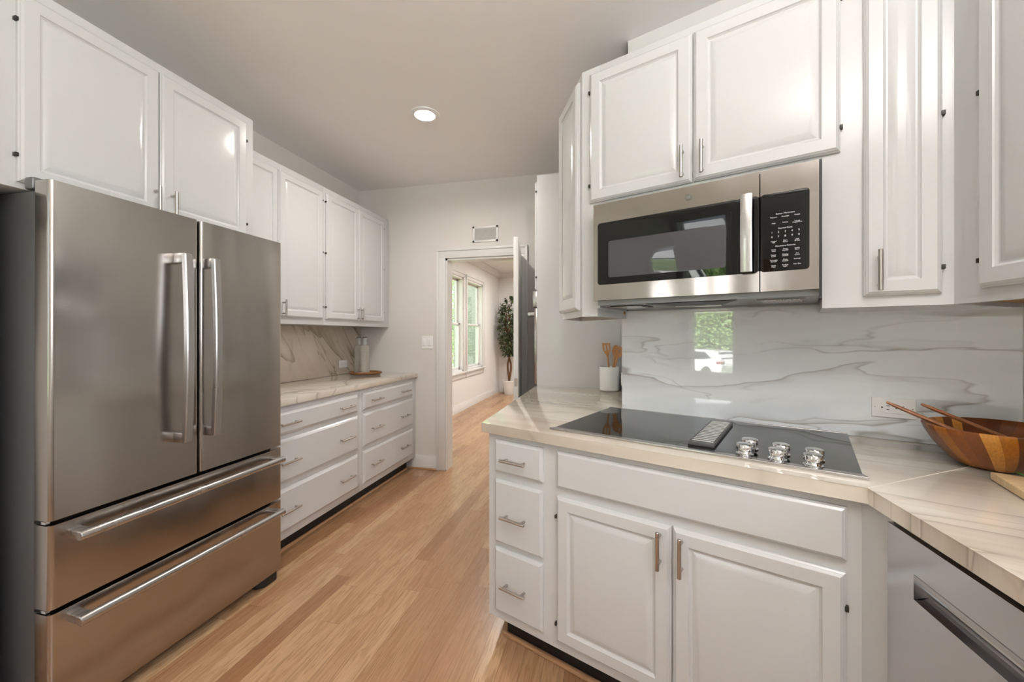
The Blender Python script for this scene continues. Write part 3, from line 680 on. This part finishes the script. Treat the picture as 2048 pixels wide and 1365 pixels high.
# cooktop ----------------------------------------------------------------------
ct = thing('cooktop', 'black glass electric cooktop with stainless edge and downdraft vent', 'cooktop', (-.33, 1.62, .914), RG)
ctb = [(-.786, 1.366), (.1175, 1.366), (.1215, 1.902), (-.781, 1.902)]
mk('glass_top', prism(bmesh.new(), ctb, .9142, .9215), GLASSB, ct, RG, smooth=False)
bm = bmesh.new(); prism(bm, [(-.800, 1.343), (.129, 1.343), (.1195, 1.367), (-.786, 1.367)], .9142, .9225, bev=.0012); prism(bm, [(-.788, 1.895), (.123, 1.895), (.123, 1.908), (-.788, 1.908)], .9142, .9225, bev=.0012)
mk('edge_trim', bm, STEELL, ct, RG)
bm = bmesh.new(); gx, gw = -.312, .078
bm = bmesh.new()
box(bm, gx, gx+.007, 1.41, 1.80, .9216, .9325, bev=.002); box(bm, gx+gw-.007, gx+gw, 1.41, 1.80, .9216, .9325, bev=.002)
box(bm, gx, gx+gw, 1.402, 1.418, .9216, .933, bev=.002); box(bm, gx, gx+gw, 1.792, 1.806, .9216, .933, bev=.002)
vent = mk('vent_frame', bm, FSIDE, ct, RG)
mk('vent_well', B(gx+.005, gx+gw-.005, 1.415, 1.795, .9212, .9222), SLOT, vent, RG, smooth=False)
bm = bmesh.new(); n = 15
for i in range(n):
    y = 1.433+i*(.350/(n-1)); box(bm, gx+.007, gx+gw-.007, y-.0050, y+.0050, .9312, .9338, bev=.0008)
mk('vent_slats', bm, M('bright_slat_metal', .45, (.78, .78, .78, 1), .6).m, vent, RG)
kp = thing
for (kx_, ky_) in ((-.142, 1.462), (-.060, 1.448), (.020, 1.440), (-.148, 1.388), (-.066, 1.381), (.016, 1.375)):
    bm = bmesh.new()
    lathe(bm, kx_, ky_, [(0, .9215), (.0235, .9215), (.0235, .925), (.0195, .9265), (.0175, .931), (.020, .936), (.0225, .9375), (.0230, .950), (.0215, .953), (.018, .9545), (0, .9545)], 36)
    box(bm, kx_-.0018, kx_+.0018, ky_-.018, ky_-.004, .9543, .9552)
    mk('knob', bm, CHROME, ct, RG)

# outlets and switches --------------------------------------------------------------
def outlet(name, label, x0, x1, z0, z1, y, fr, cat='outlet'):
    t = thing(name, label, cat, ((x0+x1)/2, y, z0), fr)
    mk('cover_plate', rings(bmesh.new(), x0, x1, z0, z1, y, [(0, 0), (0, .003), (.002, .005)]), WHITEP, t, fr, ang=20)
    w, h = x1-x0, z1-z0; cx, cz = (x0+x1)/2, (z0+z1)/2
    ins = mk('receptacle', rings(bmesh.new(), cx-w*.30, cx+w*.30, cz-h*.27, cz+h*.27, y-.0045, [(0, 0), (0, .0015), (.0006, .002)]), WHITEP, t, fr, ang=20)
    bm = bmesh.new(); yy = y-.0067
    for s in (-1, 1):
        ox = cx+s*w*.16
        box(bm, ox+.000, ox+.009, yy, yy+.0005, cz+.0055, cz+.0075); box(bm, ox+.001, ox+.008, yy, yy+.0005, cz-.0075, cz-.0055)
        tube(bm, [(ox-.011, yy+.0005, cz), (ox-.011, yy, cz)], .0026, 12)
    mk('slots', bm, SLOT, ins, fr, smooth=False)
    for s in (-1, 1): mk('screw', tube(bmesh.new(), [(cx+s*w*.42, y-.005, cz), (cx+s*w*.42, y-.0058, cz)], .0022, 10), NICKEL, t, fr)
outlet('wall_outlet', 'white horizontal double outlet on the grey marble behind the wooden bowl', .188, .302, .991, 1.061, 1.9118, RG)
outlet('wall_outlet', 'small white outlet on the beige marble left of the bottles', 3.222, 3.336, .973, 1.043, 2.412, LW)
outlet('wall_outlet', 'white outlet on the marble strip behind the utensil crock', -2.49, -2.37, .985, 1.055, .073, RW)
sw_ = thing('light_switch', 'double white rocker switch on the wall left of the doorway', 'light switch', (-1.69, FW, 1.145))
mk('cover_plate', rings(bmesh.new(), -1.748, -1.636, 1.145, 1.268, FW, [(0, 0), (0, .004), (.003, .006)]), WHITEP, sw_, W, ang=20)
for x in (-1.720, -1.664):
    mk('rocker', rings(bmesh.new(), x-.018, x+.018-.000, 1.172, 1.241, FW-.005, [(0, 0), (0, .001), (.002, .006), (.004, .0065)]), WHITEP, sw_, W, ang=20)
vg = thing('air_vent', 'white louvered air return grille above the doorway', 'vent', (-1.11, FW, 2.138))
bm = bmesh.new(); a, b, c, d = -1.236, -.990, 2.136, 2.284
box(bm, a, b, FW-.008, FW, c, c+.02, bev=.002); box(bm, a, b, FW-.008, FW, d-.02, d, bev=.002); box(bm, a, a+.02, FW-.008, FW, c, d, bev=.002); box(bm, b-.02, b, FW-.008, FW, c, d, bev=.002)
mk('frame', bm, TRIM, vg)
bm = bmesh.new()
for i in range(12):
    z = c+.024+i*.0088
    vv = [bm.verts.new(p) for p in ((a+.018, FW-.001, z+.006), (b-.018, FW-.001, z+.006), (b-.018, FW-.007, z), (a+.018, FW-.007, z), (a+.018, FW-.002, z+.0075), (b-.018, FW-.002, z+.0075), (b-.018, FW-.0078, z+.0015), (a+.018, FW-.0078, z+.0015))]
    for f in ((0, 1, 2, 3), (7, 6, 5, 4), (0, 4, 5, 1), (3, 2, 6, 7), (0, 3, 7, 4), (1, 5, 6, 2)): bm.faces.new([vv[k] for k in f])
mk('louvers', bm, TRIM, vg, W, smooth=False)

# recessed ceiling lights --------------------------------------------------------------
lights = [(-1.168, 2.417, 'lit round recessed ceiling light above the middle of the floor')]
for i, (x, y, lab) in enumerate(lights):
    t = thing('ceiling_light', lab, 'ceiling light', (x, y, CEIL-.012))
    mk('trim_ring', lathe(bmesh.new(), x, y, [(.066, CEIL-.003), (.066, CEIL-.008), (.094, CEIL-.006), (.096, CEIL-.0005), (.066, CEIL-.0005)], 48), WHITEP, t)
    mk('lens', lathe(bmesh.new(), x, y, [(0, CEIL-.006), (.05, CEIL-.0055), (.067, CEIL-.003), (.067, CEIL-.0005), (0, CEIL-.0005)], 48), LAMP, t)
    area('downlight', (x, y, CEIL-.016), (0, 0, 0), .13, .13, 16, WARM, 'DISK', 165)
for x, y in ((-1.2, 5.2), (-1.2, 7.3), (.6, 6.2)):  # lamps added out of view to brighten the dining room
    t = thing('ceiling_light', 'added recessed ceiling light in the dining room, out of view', 'ceiling light', (x, y, 2.648), W, 'added dining room ceiling lights')
    mk('trim_ring', lathe(bmesh.new(), x, y, [(.066, 2.657), (.066, 2.652), (.094, 2.654), (.096, 2.6595), (.066, 2.6595)], 40), WHITEP, t)
    mk('lens', lathe(bmesh.new(), x, y, [(0, 2.654), (.067, 2.657), (.067, 2.6595), (0, 2.6595)], 40), LAMP, t)
    area('downlight', (x, y, 2.644), (0, 0, 0), .13, .13, 34, (1, .96, .92), 'DISK', 175)

ux, uy = .35, -.30  # added pendant, unseen, throws fill light up onto the ceiling
gl = thing('fill_pendant', 'added white upward-facing bowl pendant, unseen fill light under the kitchen ceiling', 'ceiling light', (ux, uy, 2.250))
mk('canopy', lathe(bmesh.new(), ux, uy, [(0, 2.69), (.06, 2.69), (.065, 2.7145), (0, 2.7145)], 32), NICKEL, gl)
mk('stem', tube(bmesh.new(), [(ux, uy, 2.260), (ux, uy, 2.70)], .006, 10), NICKEL, gl)
mk('bowl_shade', lathe(bmesh.new(), ux, uy, [(0, 2.250), (.06, 2.255), (.12, 2.280), (.165, 2.330), (.175, 2.365), (.168, 2.365), (.157, 2.335), (.115, 2.288), (.06, 2.263), (0, 2.258)], 48), WHITEP, gl)
pl_ = bpy.data.lights.new('fill_pendant_bulb', 'POINT'); pl_.energy = 175; pl_.color = (1, .985, .97); pl_.shadow_soft_size = .07
po = bpy.data.objects.new('fill_pendant_bulb', pl_); COL.objects.link(po); po.location = (ux+.03, uy, 2.345)
# tall oven cabinet ----------------------------------------------------------------------
oc = thing('oven_cabinet', 'tall white cabinet whose plain side rises at the end of the worktop', 'cabinet', (-.2, 3.18, 0))
mk('body', B(-.500, .086, 2.818, 3.552, .10, 2.411, bev=.002), PAINT, oc)
mk('toe_kick', B(-.43, .08, 2.83, 3.55, 0, .10), TOE, oc, smooth=False)
OF = RW
door(oc, -3.50, -2.835, 1.60, 2.37, -.500, OF, None, hinges=[(-2.832, 2.30), (-2.832, 1.69)])
ov = thing('wall_oven', 'stainless wall oven seen edge-on in the tall white cabinet', 'oven', (-3.18, -.51, .75), RW)
mk('control_panel', B(-3.52, -2.826, -.532, -.5005, 1.477, 1.592, bev=.003), STEELL, ov, RW)
od = mk('door', B(-3.52, -2.826, -.522, -.5005, .93, 1.470, bev=.003), STEELM, ov, RW)
bm = bmesh.new(); tube(bm, [(-3.48, -.567, 1.43), (-2.87, -.567, 1.43)], .011, 14)
for x in (-3.44, -2.885): box(bm, x-.014, x+.014, -.575, -.521, 1.417, 1.443, bev=.002)
mk('handle', bm, STEELL, od, RW)

# bowl with servers -------------------------------------------------------------------------
bx, by = 1.045, 1.405; ph = .386
prof = [(0, .9146), (.070, .9146), (.082, .920), (.108, .945), (.130, .975), (.147, 1.006), (.1525, 1.020), (.152, 1.0235), (.148, 1.0245), (.144, 1.021), (.136, 1.004), (.118, .975), (.094, .948), (.060, .934), (0, .930)]
tag(mk('salad_bowl', lathe(bmesh.new(), bx, by, prof, 72, 1.06, .92, ph), BOWL), 'round wooden salad bowl made of mixed brown staves on the right worktop', 'bowl')
def server(name, label, p0, p1, mat=SERV):
    p0, p1 = Vector(p0), Vector(p1); bm = bmesh.new(); n = 12
    pts = [p0.lerp(p1, i/n) for i in range(n+1)]; rs = [.0045]+[.0072+.0018*(i/n) for i in range(1, n-1)]+[.012, .014]
    tube(bm, pts, rs, 12, flat=(1, .75)); return tag(mk(name, bm, mat), label, 'serving utensil', 'wooden servers in the bowl')
def at(px, py, Zc):
    th = math.atan(195/806.); R = Vector((math.cos(th), math.sin(th), 0)); F = Vector((-math.sin(th), math.cos(th), 0))
    return Vector((0, 0, 1.28)) + (F + R*(px-1024)/806 + Vector((0, 0, 1))*(670-py)/806)*Zc
server('salad_server', 'reddish wooden server handle leaning out of the bowl, the nearer one', (.846, 1.508, 1.068), (1.06, 1.385, .955))
server('salad_server', 'brown wooden server handle leaning out of the bowl, the farther one', (.935, 1.506, 1.066), (1.135, 1.42, .965))
# cutting board with herbs
cbp = [(.932, 1.278), (1.19, 1.222), (1.16, .93), (.905, .965)]
cbp = [(.935, 1.275), (1.215, 1.10), (1.10, .92), (.868, 1.065)]
tag(mk('cutting_board', prism(bmesh.new(), cbp, .9146, .934, bev=.003), BOARD), 'pale wooden cutting board in front of the bowl at the right edge', 'cutting board')
hb = thing('herb_bunch', 'bright green feathery herb sprigs lying on the cutting board', 'herbs', (1.0, 1.15, .935))
bm = bmesh.new(); bs_ = bmesh.new()
for j in range(9):
    p = Vector((1.10+random.uniform(-.03, .03), 1.13+random.uniform(-.05, .05), .941)); d = Vector((-1, random.uniform(-.2, .6), 0)).normalized()
    L_ = random.uniform(.10, .165); pts = [p + d*L_*i/8 + Vector((0, 0, .018*math.sin(i/8*3)+.004*random.random())) for i in range(9)]
    tube(bs_, pts, [.0012]*9, 5)
    for i in range(1, 9):
        for k in range(7):
            q = pts[i] + d*random.uniform(-.006, .006); dv = (d*random.uniform(.2, .9) + Vector((random.uniform(-1, 1), random.uniform(-1, 1), random.uniform(-.1, 1.2)))).normalized()
            ln = random.uniform(.012, .024); e = q + dv*ln; e.z = max(e.z, .9365)
            sd = dv.cross(Vector((random.random(), random.random(), random.random()))).normalized()*.0008
            md = q.lerp(e, .5)
            v = [bm.verts.new(c) for c in (q, md+sd, e, md-sd, md+dv.cross(sd))]
            bm.faces.new((v[0], v[1], v[4])); bm.faces.new((v[1], v[2], v[4])); bm.faces.new((v[2], v[3], v[4])); bm.faces.new((v[3], v[0], v[4])); bm.faces.new((v[0], v[3], v[2], v[1]))
mk('leaves', bm, HERB, hb, smooth=False); mk('stem', bs_, HERB, hb)

# crock with utensils ---------------------------------------------------------------------------
kx2, ky2 = -.001, 2.735
tag(mk('utensil_crock', lathe(bmesh.new(), kx2, ky2, [(0, .9146), (.060, .9146), (.0635, .918), (.0635, 1.066), (.062, 1.070), (.059, 1.070), (.0575, 1.066), (.0575, .925), (0, .925)], 56), CER), 'white glazed ceramic utensil crock at the back of the worktop', 'crock')
def uten(name, label, base, tip, hl, hw, kind):
    base, tip = Vector(base), Vector(tip); d = (tip-base).normalized(); toc = Vector((0, -1, 0)); s = d.cross(toc).normalized(); nrm = s.cross(d)
    hs = tip - d*hl; bm = bmesh.new(); tube(bm, [base, hs + d*.012], [.0055, .0060], 10)
    def P(u_, v_, t): return hs + d*u_ + s*v_ + nrm*t
    if kind == 'turner':
        out = [(0, -.008), (.02, -hw*.62), (.04, -hw), (hl, -hw*.92), (hl-.006, hw*.98), (.04, hw), (.02, hw*.62), (0, .008)]
        strips = [(-hw, -hw*.50), (-hw*.26, hw*.26-.0), (hw*.50, hw)]
        # body in pieces around two slots
        def slab_(poly):
            a = [bm.verts.new(P(u_, v_, .0022)) for u_, v_ in poly]; b = [bm.verts.new(P(u_, v_, -.0022)) for u_, v_ in poly]
            bm.faces.new(a); bm.faces.new(b[::-1])
            for i in range(len(a)): j = (i+1) % len(a); bm.faces.new((a[i], b[i], b[j], a[j]))
        slab_([(0, -.008), (.02, -hw*.62), (.034, -hw*.9), (.034, hw*.9), (.02, hw*.62), (0, .008)])
        u0, u1 = .034, hl-.014
        slab_([(u0, -hw*.9), (u1, -hw*.95), (u1, -hw*.48), (u0, -hw*.48)]); slab_([(u0, -hw*.18), (u1, -hw*.18), (u1, hw*.18), (u0, hw*.18)]); slab_([(u0, hw*.48), (u1, hw*.48), (u1, hw*.95), (u0, hw*.9)])
        slab_([(u1, -hw*.95), (hl, -hw*.9), (hl-.006, hw*.98), (u1, hw*.95)])
    else:
        n = 24; hole = kind == 'holed'
        A = []; Bv = []; A2 = []; B2 = []
        for k in range(n):
            t = k*2*math.pi/n; u_ = hl/2 - hl/2*math.cos(t); v_ = hw*math.sin(t)*(1-.25*math.cos(t)*-1)
            A.append(bm.verts.new(P(u_, v_, .0025))); Bv.append(bm.verts.new(P(u_, v_, -.0025)))
            if hole:
                u2 = hl*.60 - hl*.15*math.cos(t); v2 = hw*.36*math.sin(t); A2.append(bm.verts.new(P(u2, v2, .0025))); B2.append(bm.verts.new(P(u2, v2, -.0025)))
        for k in range(n):
            j = (k+1) % n; bm.faces.new((A[k], Bv[k], Bv[j], A[j]))
            if hole:
                bm.faces.new((A[k], A[j], A2[j], A2[k])); bm.faces.new((Bv[k], B2[k], B2[j], Bv[j])); bm.faces.new((A2[k], A2[j], B2[j], B2[k]))
        if not hole: bm.faces.new(A); bm.faces.new(Bv[::-1])
    return tag(mk(name, bm, SPOON), label, 'cooking utensil', 'wooden utensils in the crock')
uten('slotted_turner', 'slotted wooden turner leaning left in the white crock', (.010, 2.735, .93), (-.022, 2.72, 1.228), .085, .027, 'turner')
uten('wooden_spoon', 'wooden spoon with a round hole leaning right in the crock', (.00, 2.725, .93), (.066, 2.70, 1.205), .078, .021, 'holed')
uten('wooden_spoon', 'plain wooden spoon standing between the turner and the holed spoon', (.00, 2.745, .93), (.048, 2.755, 1.210), .075, .020, 'plain')
uten('wooden_spoon', 'wooden spoon behind the others, against the marble strip', (.01, 2.75, .93), (.040, 2.785, 1.213), .07, .018, 'plain')

# tray and bottles -------------------------------------------------------------------------------
bm = bmesh.new(); N = 60; cx, cy = -2.215, 3.335; ringz = []
def rr(t): return .128*(1+.10*math.sin(2*t+.6)+.05*math.sin(3*t+1)+.025*math.sin(7*t))
for sc, z in ((.0, .9146), (.9, .9146), (1.0, .921), (1.02, .932), (.98, .938), (.90, .936), (.86, .926), (0, .924)):
    ringz.append([bm.verts.new((cx, cy, z))] if sc == 0 else [bm.verts.new((cx+rr(k*2*math.pi/N)*sc*math.cos(k*2*math.pi/N)*1.0, cy+rr(k*2*math.pi/N)*sc*math.sin(k*2*math.pi/N), z)) for k in range(N)])
for r0, r1_ in zip(ringz, ringz[1:]):
    for k in range(N):
        q = (k+1) % N
        if len(r0) == 1: bm.faces.new((r0[0], r1_[k], r1_[q]))
        elif len(r1_) == 1: bm.faces.new((r0[k], r0[q], r1_[0]))
        else: bm.faces.new((r0[k], r0[q], r1_[q], r1_[k]))
tag(mk('wooden_tray', bm, SLICE), 'dark irregular wooden tray holding two glass bottles on the left worktop', 'tray')
def bottle(x, y, label):
    t = thing('glass_bottle', label, 'bottle', (x, y, .926), W, 'glass bottles on the tray')
    pr = [(0, .9265), (.036, .9265), (.041, .931)]
    z = .94
    while z < 1.165: pr += [(.042, z), (.0405, z+.004), (.042, z+.008)]; z += .012
    pr += [(.041, 1.172), (.034, 1.182), (.020, 1.186)]
    mk('body', lathe(bmesh.new(), x, y, pr+[(0, 1.186)], 40), FROST, t)
    mk('neck', lathe(bmesh.new(), x, y, [(.019, 1.186), (.018, 1.19), (.0165, 1.21), (.0175, 1.247), (.020, 1.25), (.0195, 1.253), (.0155, 1.253), (.0145, 1.19), (.015, 1.186)], 32), BGLASS, t)
    mk('stopper', lathe(bmesh.new(), x, y, [(0, 1.2535), (.0205, 1.2535), (.0215, 1.2555), (.0215, 1.260), (.020, 1.262), (0, 1.262)], 32), BLACK, t)
bottle(-2.190, 3.290, 'tall ribbed glass bottle with black stopper, front right on the tray')
bottle(-2.290, 3.345, 'tall ribbed glass bottle with black stopper, back left on the tray')

# potted ficus in the dining room ---------------------------------------------------------------------
px, py = -2.10, 8.40
pt = thing('potted_ficus', 'tall potted ficus tree in a white pot in the far dining room corner', 'plant', (px, py, 0))
mk('pot', lathe(bmesh.new(), px, py, [(0, 0), (.095, 0), (.10, .01), (.130, .27), (.138, .275), (.138, .30), (.128, .30), (.120, .26), (0, .26)], 40), POT, pt)
mk('soil', lathe(bmesh.new(), px, py, [(0, .268), (.121, .262), (.119, .25), (0, .25)], 24), SOIL, pt)
bm = bmesh.new()
for ph_ in (0, math.pi):
    pts = []; n = 26
    for i in range(n+1):
        z = .26+i*(1.5/n); t = ph_+z*6.2; am = .045*min(1, (z-.2)*2.2)
        pts.append((px+am*math.cos(t)+.02*math.sin(z*3)-.01, py+am*.7*math.sin(t), z))
    tube(bm, pts, [.024-.014*i/n for i in range(n+1)], 9)
br = []
for j in range(34):
    z = random.uniform(.95, 1.85); a = random.uniform(0, 2*math.pi); ln = random.uniform(.12, .30)*(1 if z < 1.6 else .6)
    p0 = Vector((px, py, z)); p1 = p0 + Vector((math.cos(a)*ln, math.sin(a)*ln, random.uniform(.02, .22)))
    tube(bm, [p0, p0.lerp(p1, .5)+Vector((0, 0, .02)), p1], [.007, .005, .002], 6); br.append(p1)
mk('trunk', bm, BARK, pt)
def leaves(bm, n, f, size, droop=-.6):
    for _ in range(n):
        p = f(); d = Vector((random.uniform(-1, 1), random.uniform(-1, 1), random.uniform(-1, .5)+droop*.3)).normalized(); ln = size*random.uniform(.7, 1.3)
        s = d.cross(Vector((random.uniform(-1, 1), random.uniform(-1, 1), 1))).normalized(); w = ln*.2; up = d.cross(s)*ln*.06
        a, b, c, e = p, p+d*ln*.45+s*w-up, p+d*ln, p+d*ln*.45-s*w-up; m_ = p+d*ln*.5+up*.2
        v = [bm.verts.new(q) for q in (a, b, c, e)]
        bm.faces.new((v[0], v[1], v[2])); bm.faces.new((v[0], v[2], v[3]))
def crownp():
    while True:
        z = random.uniform(.86, 2.14); t = (z-.86)/1.28
        R_ = .29*math.sin(math.pi*(t*.90+.085))**.75
        a = random.uniform(0, 2*math.pi); r_ = R_*math.sqrt(random.random())
        x_ = px+.02+r_*math.cos(a); y_ = py+.9*r_*math.sin(a)
        if mnoise.noise(Vector((x_*7, y_*7, z*6))) > .03: return Vector((max(x_, -2.31), min(y_, 8.62), z))
bm = bmesh.new(); leaves(bm, 1350, crownp, .088); mk('foliage', bm, LEAF, pt, smooth=False)

# outside: ground, trees beyond the dining windows, hedge, parked car and house seen in reflections ----------
GRASS = leafm('lawn', lin('#54703a'), lin('#7d9655')); ASPH = M('asphalt', .9, (.18, .18, .18, 1)).m
struct('ground', B(-60, 40, -60, 60, -1.45, -1.30), GRASS, smooth=False)
def tree(x, y, z0, h, r, n, size, label, col_=OUTLEAF):
    t = thing('garden_tree', label, 'tree', (x, y, z0), W, 'trees outside the dining windows')
    bm = bmesh.new(); tube(bm, [(x, y, z0), (x+.05, y, z0+h*.5), (x, y+.05, z0+h*.85)], [.12, .09, .04], 10); mk('trunk', bm, BARK, t)
    bm = bmesh.new(); cs_ = [(x+random.uniform(-r, r)*.6, y+random.uniform(-r, r)*.6, z0+h*random.uniform(.25, 1), r*random.uniform(.35, .6)) for _ in range(16)]
    def f():
        c = random.choice(cs_); v = Vector((random.gauss(0, 1), random.gauss(0, 1), random.gauss(0, 1))).normalized()*c[3]*random.random()**.3
        q = Vector(c[:3])+v; q.z = max(q.z, z0+.1); return q
    leaves(bm, n, f, size); mk('foliage', bm, col_, t, smooth=False)
tree(-4.9, 10.6, -1.3, 4.6, 1.2, 4200, .16, 'leafy green tree outside the farther dining window')
tree(-4.8, 7.2, -1.3, 4.2, 1.0, 3000, .16, 'leafy green tree outside the nearer dining window')
tree(-8.2, 14.5, -1.3, 5.0, 1.9, 3500, .18, 'large green tree beyond the dining room corner')
BRICK = M('pale_brick', .85)
bk_ = BRICK.n('ShaderNodeTexBrick', {'Vector': BRICK.coords('World', (90, 0, 0)), 'Color1': lin('#b9b6b4'), 'Color2': lin('#a4a19f'), 'Mortar': lin('#d0cecb'), 'Scale': 9.0}); BRICK.col(bk_.outputs[0])
struct('wall_exterior', B(-3.35, -2.60, 8.35, 8.9, -1.3, 3.2), BRICK.m, smooth=False)
# hedge behind the car
tp = Vector((-12.98, -18.85, 0)); dirr = Vector((-.53, -.845, 0)).normalized(); sid = Vector((-dirr.y, dirr.x, 0))   # sid: towards the car's rear in view
CARF = Matrix(((sid.x, dirr.x, 0, tp.x), (sid.y, dirr.y, 0, tp.y), (0, 0, 1, -1.3), (0, 0, 0, 1)))
hd = thing('hedge', 'tall dense green hedge behind the parked white car, seen mirrored in the marble', 'hedge', (tp.x+dirr.x*5, tp.y+dirr.y*5, -1.3))
bm = bmesh.new()
for _ in range(9000):
    q = CARF @ Vector((random.uniform(-7, 7), 5+random.uniform(-.5, .5), random.uniform(0, 4.4)))
    d = Vector((random.uniform(-1, 1), random.uniform(-1, 1), random.uniform(-1, 1))).normalized(); s_ = d.cross(Vector((.3, .5, 1))).normalized(); ln = .24
    v = [bm.verts.new(c) for c in (q, q+d*ln*.5+s_*.07, q+d*ln, q+d*ln*.5-s_*.07)]; bm.faces.new(v)
mk('foliage', bm, OUTLEAF, hd, smooth=False)
mk('hedge_core', B(-7, 7, 5.3, 6.0, 0, 4.1), leafm('hedge_shade', lin('#3c5c26'), lin('#567a3a')), hd, CARF, smooth=False)
CARC = CARF @ Matrix.Translation((.58, .3, 0)) @ Matrix.Rotation(rad(-40), 4, 'Z')
CW = M('white_car_paint', .15, (.85, .86, .87, 1)).m; CG = M('car_window_glass', .05, (.05, .06, .07, 1)).m; RED = M('tail_lamp_red', .2, (.30, .02, .02, 1)).m; TYRE = M('tyre_rubber', .7, (.03, .03, .03, 1)).m
car = thing('parked_car', 'white sport utility car parked outside, seen mirrored in the marble backsplash', 'car', (-1.2, 0, 0), CARC)
side = [(.90, .50), (.98, .85), (.86, 1.05), (.72, 1.32), (.42, 1.62), (-.2, 1.69), (-1.2, 1.68), (-1.9, 1.55), (-2.5, 1.12), (-3.5, .98), (-3.75, .70), (-3.75, .35), (.85, .32)]
def carshell(pts, y0, y1, tuck):
    bm = bmesh.new(); P0 = []; P1 = []; P2 = []; P3 = []
    for x, z in pts:
        k = tuck if z > 1.1 else 0
        P0.append(bm.verts.new((x, y0+.06+k, z))); P1.append(bm.verts.new((x, y1-.06-k, z)))
    n = len(pts)
    bm.faces.new(P0); bm.faces.new(P1[::-1])
    for i in range(n): j = (i+1) % n; bm.faces.new((P0[i], P0[j], P1[j], P1[i]))
    return bm
bm = carshell(side, -.92, .92, .14); bmesh.ops.bevel(bm, geom=bm.edges[:], offset=.04, segments=2, affect='EDGES')
mk('car_body', bm, CW, car, CARC)
for y0, s in ((-.775, -1), (.775, 1)):
    for poly in ([(.22, 1.22), (-.30, 1.12), (-1.7, 1.12), (-2.05, 1.18), (-1.65, 1.50), (-.9, 1.58), (-.25, 1.55)],):
        bm = bmesh.new(); a = [bm.verts.new((x, y0*(1.0 if z > 1.3 else 1.0)+s*.02, z)) for x, z in poly]; b = [bm.verts.new((x, y0-s*.05, z)) for x, z in poly]
        bm.faces.new(a); bm.faces.new(b)
        for i in range(len(a)): j = (i+1) % len(a); bm.faces.new((a[i], a[j], b[j], b[i]))
        mk('side_window', bm, CG, car, CARC, smooth=False)
bm = bmesh.new(); quad(bm, (.80, -.62, 1.20), (.80, .62, 1.20), (.50, .55, 1.56), (.50, -.55, 1.56)); mk('rear_window', bm, CG, car, CARC, smooth=False)
for y0 in (-.88, .60): mk('tail_lamp', B(.62, .985, y0, y0+.28, .92, 1.05, bev=.02), RED, car, CARC)
for x in (-.05, -2.85):
    for y0 in (-.91, .69):
        bm = bmesh.new(); tube(bm, [(x, y0, .36), (x, y0+.22, .36)], .36, 28); w_ = mk('wheel', bm, TYRE, car, CARC)
        bm = bmesh.new(); tube(bm, [(x, y0-.012, .36), (x, y0+.232, .36)], .23, 20); mk('rim', bm, STEELL, w_, CARC)
hs = thing('neighbouring_house', 'neighbouring brick house with a pale roof beyond the hedge, seen mirrored in the microwave door', 'house', (0, 14, 0), CARF)
mk('walls', B(-9, 6, 12, 18, 0, 5.2), BRICK.m, hs, CARF, smooth=False)
bm = bmesh.new(); P = [(-9.5, 11.4, 5.2), (6.5, 11.4, 5.2), (6.5, 18.6, 5.2), (-9.5, 18.6, 5.2), (-9.5, 15, 8.2), (6.5, 15, 8.2)]; v = [bm.verts.new(p) for p in P]
for f in ((0, 1, 5, 4), (2, 3, 4, 5), (0, 4, 3), (1, 2, 5), (3, 2, 1, 0)): bm.faces.new([v[k] for k in f])
mk('roof', bm, M('pale_roof', .8, (.55, .56, .58, 1)).m, hs, CARF, smooth=False)
